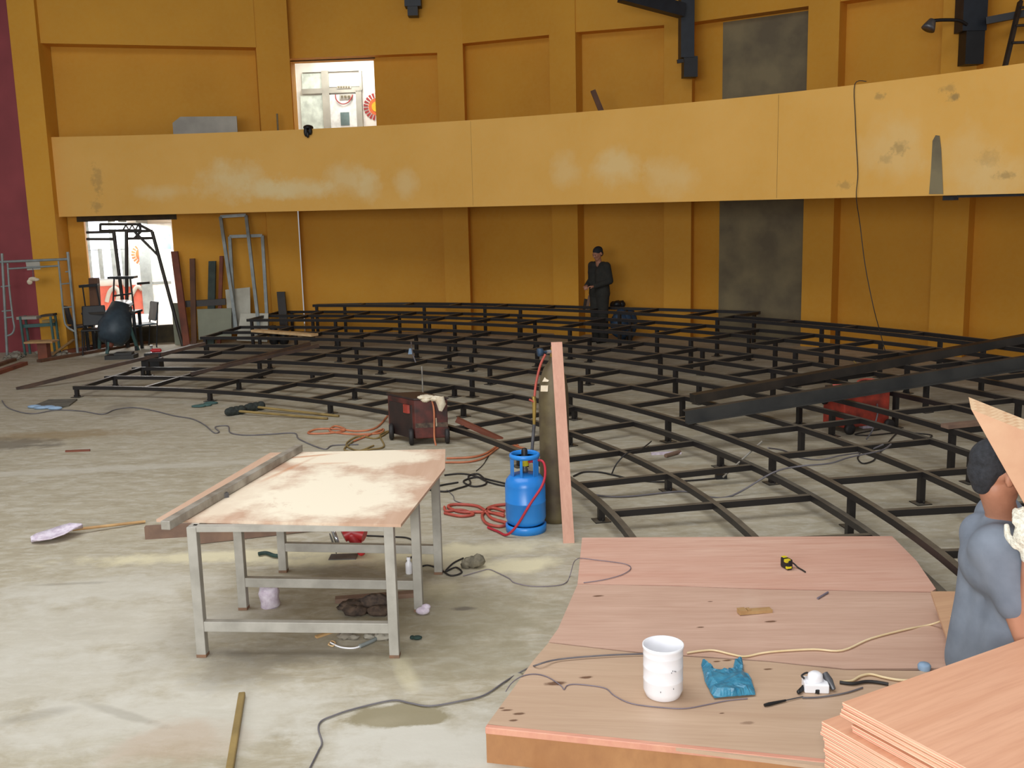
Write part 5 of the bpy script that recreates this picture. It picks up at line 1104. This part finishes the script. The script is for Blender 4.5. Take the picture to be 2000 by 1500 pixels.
chair((-7.672, 18.787, 0.000), .3, 'dark chair behind the mixer drum, under the tower', 'black')
dkt = thing('table', 'dark low table standing in the lower doorway behind the mixer', 'table', V((-7.466, 19.091, 0.000)))
q = V((-7.466, 19.091, 0.000)); MB().box(q + V(0, .1, .70), (1.0, .4, .04)).build('tabletop', 'dark_channel', dkt)
for x in (-.45, .45):
    for y in (-.05, .25): MB().box(q + V(x, y, 0), (.05, .05, .70)).build('leg', 'black', dkt)
# upturned folding chair and crate on the table
p = q + V(0, .08, .74)
fc_ = thing('folding_chair', 'black folding chair standing on the dark table in the doorway', 'chair', p + V(.25, 0, 0))
for a, b_ in (((.02, 0, 0), (.10, .0, .60)), ((.42, 0, 0), (.40, 0, .60)), ((.10, .08, .6), (.42, .08, .6)), ((.05, .0, .28), (.42, 0, .32))):
    MB().cyl(p + V(*a), p + V(*b_), .016, n=8).build('tube_frame', 'black', fc_)
MB().boxuv(p + V(-.02, -.02, .60), (.5, 0, 0), (0, .2, 0), (0, 0, .04)).build('seat', 'black', fc_)
bx = MB().boxuv(p + V(-.42, .05, 0), (.16, 0, 0), (0, .12, 0), (.02, 0, .62)); single('board', bx, 'dark_wood', 'upright brown board standing on the dark table in the doorway', 'board')
m = MB(); m.cyl(p + V(-.48, .0, 0), p + V(-.50, 0, .45), .014, n=8); m.cyl(p + V(-.2, .0, 0), p + V(-.25, 0, .5), .014, n=8); m.beam(p + V(-.55, 0, .5), p + V(-.2, 0, .52), .12, .05); single('stool', m, 'black', 'small black stool on the left of the dark table in the doorway', 'stool')
# scaffold tower in the doorway
tw = thing('trestle_tower', 'dark steel trestle tower standing in the lower doorway', 'scaffold', V((-7.298, 19.777, 0.000)))
for a, b_ in (((-7.440, 19.550, 2.206), (-7.370, 19.550, 0.379)), ((-7.197, 19.550, 2.219), (-7.357, 19.550, 0.300)), ((-6.717, 19.550, 2.189), (-6.427, 19.550, 0.632))):
    pa_, pb__ = V(a), V(b_); e = pa_ + (pb__ - pa_) * (pa_.z / (pa_.z - pb__.z)); MB().cyl(pa_, e, .034, n=8).build('leg', 'dark_channel', tw)
for nm_, r_, L_ in (('crossbar', .024, (((-7.953, 19.550, 2.199), (-7.441, 19.550, 2.197)), ((-7.964, 19.550, 2.075), (-7.453, 19.550, 2.063)), ((-7.189, 19.550, 2.200), (-6.707, 19.550, 2.198)), ((-7.192, 19.550, 2.066), (-6.708, 19.550, 2.064)), ((-7.678, 19.550, 2.346), (-6.918, 19.550, 2.327)), ((-7.690, 19.550, 2.222), (-6.928, 19.550, 2.213)), ((-7.677, 19.550, 2.355), (-7.691, 19.550, 2.212)), ((-6.927, 19.550, 2.337), (-6.939, 19.550, 2.194)), ((-6.929, 19.550, 2.308), (-6.717, 19.550, 2.189)), ((-7.054, 19.550, 2.197), (-6.648, 19.550, 1.746)), ((-7.054, 19.550, 2.197), (-6.941, 19.550, 2.060)), ((-6.929, 19.550, 2.194), (-7.066, 19.550, 2.063)), ((-7.082, 19.550, 1.214), (-6.847, 19.550, 1.228)))), ('lacing', .014, (((-7.265, 19.550, 2.221), (-7.198, 19.550, 2.324)), ((-7.198, 19.550, 2.324), (-7.149, 19.550, 2.218)), ((-7.149, 19.550, 2.218), (-7.082, 19.550, 2.322)), ((-7.082, 19.550, 2.322), (-7.034, 19.550, 2.216)), ((-7.034, 19.550, 2.216), (-6.967, 19.550, 2.319)), ((-6.967, 19.550, 2.319), (-6.918, 19.550, 2.213))))):
    for a, b_ in L_: MB().cyl(a, b_, r_, n=8).build(nm_, 'dark_channel', tw)
# planks and frames leaning on the wall right of the doorway
def lean(a, b_, w_, th, m, lb, name='plank', cat='plank'):
    a, b_ = V(a), V(b_); a.z = 0; d_ = b_ - a
    n_ = V(.1, 1, 0).normalized(); sd = V(1, -.05, 0)
    return single(name, MB().boxuv(a - sd * w_ / 2, d_, sd * w_, n_ * th), m, lb, cat)
lean((-6.223, 19.500, 0.041), (-6.495, 20.050, 1.788), .13, .05, 'red_wood', 'leftmost leaning plank, reddish, right of the lower doorway')
lean((-6.114, 19.600, 0.065), (-6.198, 20.180, 1.636), .10, .04, 'dark_wood', 'second leaning plank, dark, beside the reddish one')
lean((-5.839, 19.750, 0.098), (-5.846, 20.300, 1.571), .14, .05, 'green_post', 'dark green post leaning on the wall right of the doorway', 'post', 'post')
lean((-5.693, 19.800, 0.108), (-5.680, 20.380, 1.663), .07, .04, 'red_wood', 'thin brown batten leaning right of the dark green post')
lean((-6.415, 19.750, 0.092), (-6.493, 19.950, 0.792), .22, .03, 'green_board', 'grey-green panel leaning low behind the reddish plank', 'panel', 'panel')
a = V((-6.143, 20.450, 0.757)); single('shelf_board', MB().beam((-6.370, 19.950, 0.829), (-5.582, 20.100, 0.846), .12, .12), 'dark_channel', 'dark horizontal timber wedged behind the leaning planks', 'timber')
def board(pts, d_, m, lb, name='board', edge=None):
    ps = [V(p_) for p_ in pts]
    for p_ in ps: p_.z = max(p_.z, 0)
    o = MB().slab(ps, (0, .03, 0)).build(name, m); return tagit(o, lb, 'board')
gb = board([(-6.012, 19.600, 0.102), (-5.393, 19.650, 0.120), (-5.407, 19.850, 0.675), (-6.058, 19.800, 0.676)], 20, 'green_board', 'grey-green board with pale frame leaning low by the wall')
m = MB(); 
board([(-5.518, 19.950, 0.186), (-5.099, 20.000, 0.190), (-5.123, 20.250, 1.044), (-5.597, 20.200, 1.009)], 20, 'white_board', 'dusty white board leaning between the metal door frames')
board([(-5.284, 19.600, 0.074), (-4.719, 19.700, 0.017), (-4.711, 19.900, 0.553), (-5.235, 19.850, 0.571)], 20, 'white_board', 'low white board propped at the left end of the frames')
def dframe(tl, tr, bl_, br, lb):
    t_ = thing('door_frame', lb, 'metal frame', bl_)
    A2, B2, C2, D2 = [V(p_) for p_ in (tl, tr, bl_, br)]
    for p_ in (C2, D2): p_.z = max(p_.z, 0.0)
    MB().beam(A2, B2, .06, .06, (0, -1, 0)).build('head_rail', 'galvanised', t_); MB().beam(A2, C2, .06, .06, (0, -1, 0)).build('side_post', 'galvanised', t_); MB().beam(B2, D2, .06, .06, (0, -1, 0)).build('side_post', 'galvanised', t_)
dframe((-5.628, 20.320, 2.431), (-5.146, 20.400, 2.449), (-5.298, 19.700, 0.251), (-4.881, 19.750, 0.295), 'taller grey metal door frame leaning on the wall at left')
dframe((-5.464, 20.280, 2.042), (-4.862, 20.450, 2.042), (-5.374, 19.850, 0.295), (-4.773, 20.000, 0.262), 'shorter grey metal door frame leaning right of the taller one')
a, b = V((-4.479, 20.500, 2.532)), V((-4.506, 20.500, 1.599)); cd = thing('conduit', 'pale wall conduit with switch box left of the corner pilaster', 'conduit', b)
a = V((-4.554, 20.839, 2.492)); b = V((-4.587, 20.829, 1.594)); MB().cyl(a, b, .016, n=8).build('pipe', 'galvanised', cd)
c = V((-4.606, 20.845, 1.533)); MB().box(c + V(0, -.03, -.06), (.11, .06, .12), .28).build('switch_box', 'plaster_grey', cd)
lean((-4.484, 20.200, 0.109), (-4.580, 20.500, 0.919), .16, .05, 'dark_channel', 'dark board leaning in the corner left of the pilaster')
bag('bundle', (-4.675, 20.865, 0.000), (.22, .18, .6), 'black', 'dark heap in the corner behind the left end of the frames', 'bundle', 5, 5)

# far left floor oddments
single('mat', MB().prism([(-6.423, 13.458, 0.020), (-6.408, 13.934, 0.020), (-6.005, 13.920, 0.020), (-5.927, 13.467, 0.020), (-5.987, 13.368, 0.020)], .0, .02), 'dark_mat', 'dark flat mat on the floor at far left', 'mat')
b = MB()
for p_ in [(-6.363, 13.411, 0.000), (-6.243, 13.326, 0.000), (-6.151, 13.350, 0.000), (-6.026, 13.265, 0.000)]: b.ell(V(p_) + V(0, 0, .02), (.1, .05, .025), n=10, m=6)
for v in b.v: v.z = max(v.z, 0)
single('cloth', b, 'pale_blue', 'pale blue cloth on the floor in front of the dark mat', 'cloth')
b = MB()
for p_ in [(-4.116, 13.199, 0.000), (-4.054, 13.261, 0.000), (-4.012, 13.398, 0.000)]: b.ell(V(p_) + V(0, 0, .015), (.1, .06, .018), n=10, m=6)
for v in b.v: v.z = max(v.z, 0)
single('plastic_film', b, 'teal', 'scrap of greenish film beside a leg of the front frame', 'scrap')
single('stick', MB().beam(lift([(-4.832, 10.776, 0.000)], .02)[0], lift([(-4.575, 10.797, 0.000)], .02)[0], .02, .02), 'red_wood', 'thin brown stick on the bare floor at left', 'stick')

# ------------------------------------------------------------------ balcony and roof
pts = [(-6.284, 19.850, 3.967), (-5.042, 19.750, 3.950), (-5.055, 19.850, 4.285), (-6.143, 19.950, 4.310), (-6.297, 19.950, 4.200)]
o = MB().slab([V(p) for p in pts], (0, .03, 0)); 
zmin = 2.85
for v in o.v:
    if v.z < 4.0: v.z = zmin
single('gypsum_board', o, 'grey_board', 'pale grey board with cut corner standing behind the balcony front', 'board')
a = V((-3.559, 18.950, 3.861)); b = MB(); a.z = 3.95; b.ell(a + V(0, .05, .03), (.09, .14, .05)); b.ell(a + V(-.03, -.05, -.05), (.04, .04, .09)); b.ell(a + V(.05, -.05, -.04), (.035, .04, .07)); b.ell(a + V(.0, -.05, -.10), (.03, .03, .06))
single('cloth', b, 'black', 'black cloth slung over the balcony front below the upper doorway', 'cloth')
a = V((-4.368, 20.200, 4.346)); single('rod', MB().cyl(a, V(a.x, a.y, 2.85), .018, n=8), 'plaster_grey', 'thin rod upright on the balcony left of the upper doorway', 'rod')
a = V((1.538, 18.500, 4.459)); b = V((1.699, 18.350, 4.017)); d_ = (b - a); b = a + d_ * ((a.z - 2.85) / (a.z - b.z)); single('plank', MB().beam(a, b, .09, .05, (0, -1, 0)), 'dark_wood', 'dark plank end poking up behind the balcony front, centre', 'plank')
# hanging wire on the right
FZ = V((4.560, 13.796, 3.934)); 
wr = [V((4.694, 13.744, 3.953)) + V(0, 0, .03), FZ + V(0, 0, .02), (4.574, 13.779, 3.529), (4.592, 13.758, 3.201), (4.616, 13.729, 2.804), (4.605, 13.726, 2.512)]
wr += [(4.728, 13.900, 2.132), (4.782, 13.800, 1.589), (4.841, 13.600, 1.055), (4.789, 13.200, 0.796), (4.762, 12.900, 0.564)]
cable('hanging_wire', wr, .006, 'rubber_black', 'thin black wire hanging over the balcony front down to the frames', 'wire')
a = V((5.456, 12.718, 2.441)); a.z = 2.43; lf_ = thing('light_fitting', 'small black light fitting under the balcony edge at right', 'light fitting', a)
MB().box((a.x, a.y + .08, 2.44), (.14, .12, .055), -.9).build('housing', 'black', lf_)
m = MB(); p, q = V((4.063, 14.445, 2.497)), V((5.457, 12.681, 2.495)); m = arcwall(MB(), 34.0, 21.5, FR + .02, FR + .10, 2.47, 2.5, FCX, FCY, 10); m.build('cable_tray', 'black', lf_)

def roofpost(a, b_, c_, e_, lb):
    a, b_, c_, e_ = V(a), V(b_), V(c_), V(e_); t_ = thing('roof_post', lb, 'steel post', (c_ + e_) / 2)
    MB().boxuv(a, (b_.x - a.x, 0, 0), (0, .3, 0), (0, 0, ZT - a.z)).build('upper_column', 'roof_steel', t_)
    MB().boxuv((c_.x, c_.y + .02, c_.z), (e_.x - c_.x, 0, 0), (0, .26, 0), (0, 0, a.z - c_.z + .02)).build('bracket', 'black', t_); return t_
t1 = roofpost((3.041, 18.300, 4.947), (3.270, 18.300, 4.942), (3.096, 18.300, 4.623), (3.334, 18.300, 4.617), 'dark roof post ending above the balcony, centre right')
MB().beam((2.963, 18.250, 4.900), (3.068, 18.250, 4.914), .06, .06).build('stub', 'black', t1)
t2 = roofpost((6.708, 15.600, 4.864), (7.060, 15.600, 4.856), (6.777, 15.600, 4.394), (7.048, 15.600, 4.388), 'dark roof post ending above the balcony at far right')
MB().beam((6.990, 15.500, 5.026), (7.826, 15.200, 5.135), .08, .10).build('tie_bar', 'black', t2)
t3 = roofpost((-1.858, 20.300, 6.268), (-1.549, 20.300, 6.261), (-1.807, 20.300, 6.100), (-1.613, 20.300, 6.096), 'dark roof post stub at the top above the upper doorway')
single('roof_truss', MB().beam((1.979, 17.800, 6.011), (3.064, 18.250, 5.811), .2, .22), 'roof_steel', 'dark sloping roof member meeting the centre right roof post', 'roof beam')
fl = thing('flood_light', 'flood lamp on an arm reaching left from the right roof post', 'lamp', V((6.192, 15.500, 4.945)))
MB().tube([(6.763, 15.600, 4.949), (6.619, 15.550, 5.001), (6.397, 15.500, 5.005), (6.241, 15.500, 5.001)], .025, 8).build('arm', 'black', fl)
c_ = V((6.185, 15.500, 4.931)); MB().lathe([(.02, .10), (.05, .09), (.09, -.02), (.10, -.06), (.001, -.05)], c_, 18, (.45, .1, .85)).build('lamp_head', 'steel_grey', fl)
ld = thing('ladder', 'dark ladder leaning behind the balcony front at far right', 'ladder', V((6.981, 14.600, 4.088)))
for (a, b_) in (((7.406, 15.300, 5.219), (6.955, 14.700, 4.251)), ((7.798, 15.300, 5.252), (7.353, 14.700, 4.242))):
    A2, B2 = V(a), V(b_); d_ = B2 - A2; B2 = A2 + d_ * ((A2.z - 2.85) / (A2.z - B2.z)); MB().beam(A2, B2, .05, .07, (0, -1, 0)).build('rail', 'dark_channel', ld)
for f__ in (.12, .40, .66):
    MB().cyl(V((7.406, 15.300, 5.219)).lerp(V((6.955, 14.700, 4.251)), f__), V((7.798, 15.300, 5.252)).lerp(V((7.353, 14.700, 4.242)), f__), .02, n=8).build('rung', 'dark_channel', ld)
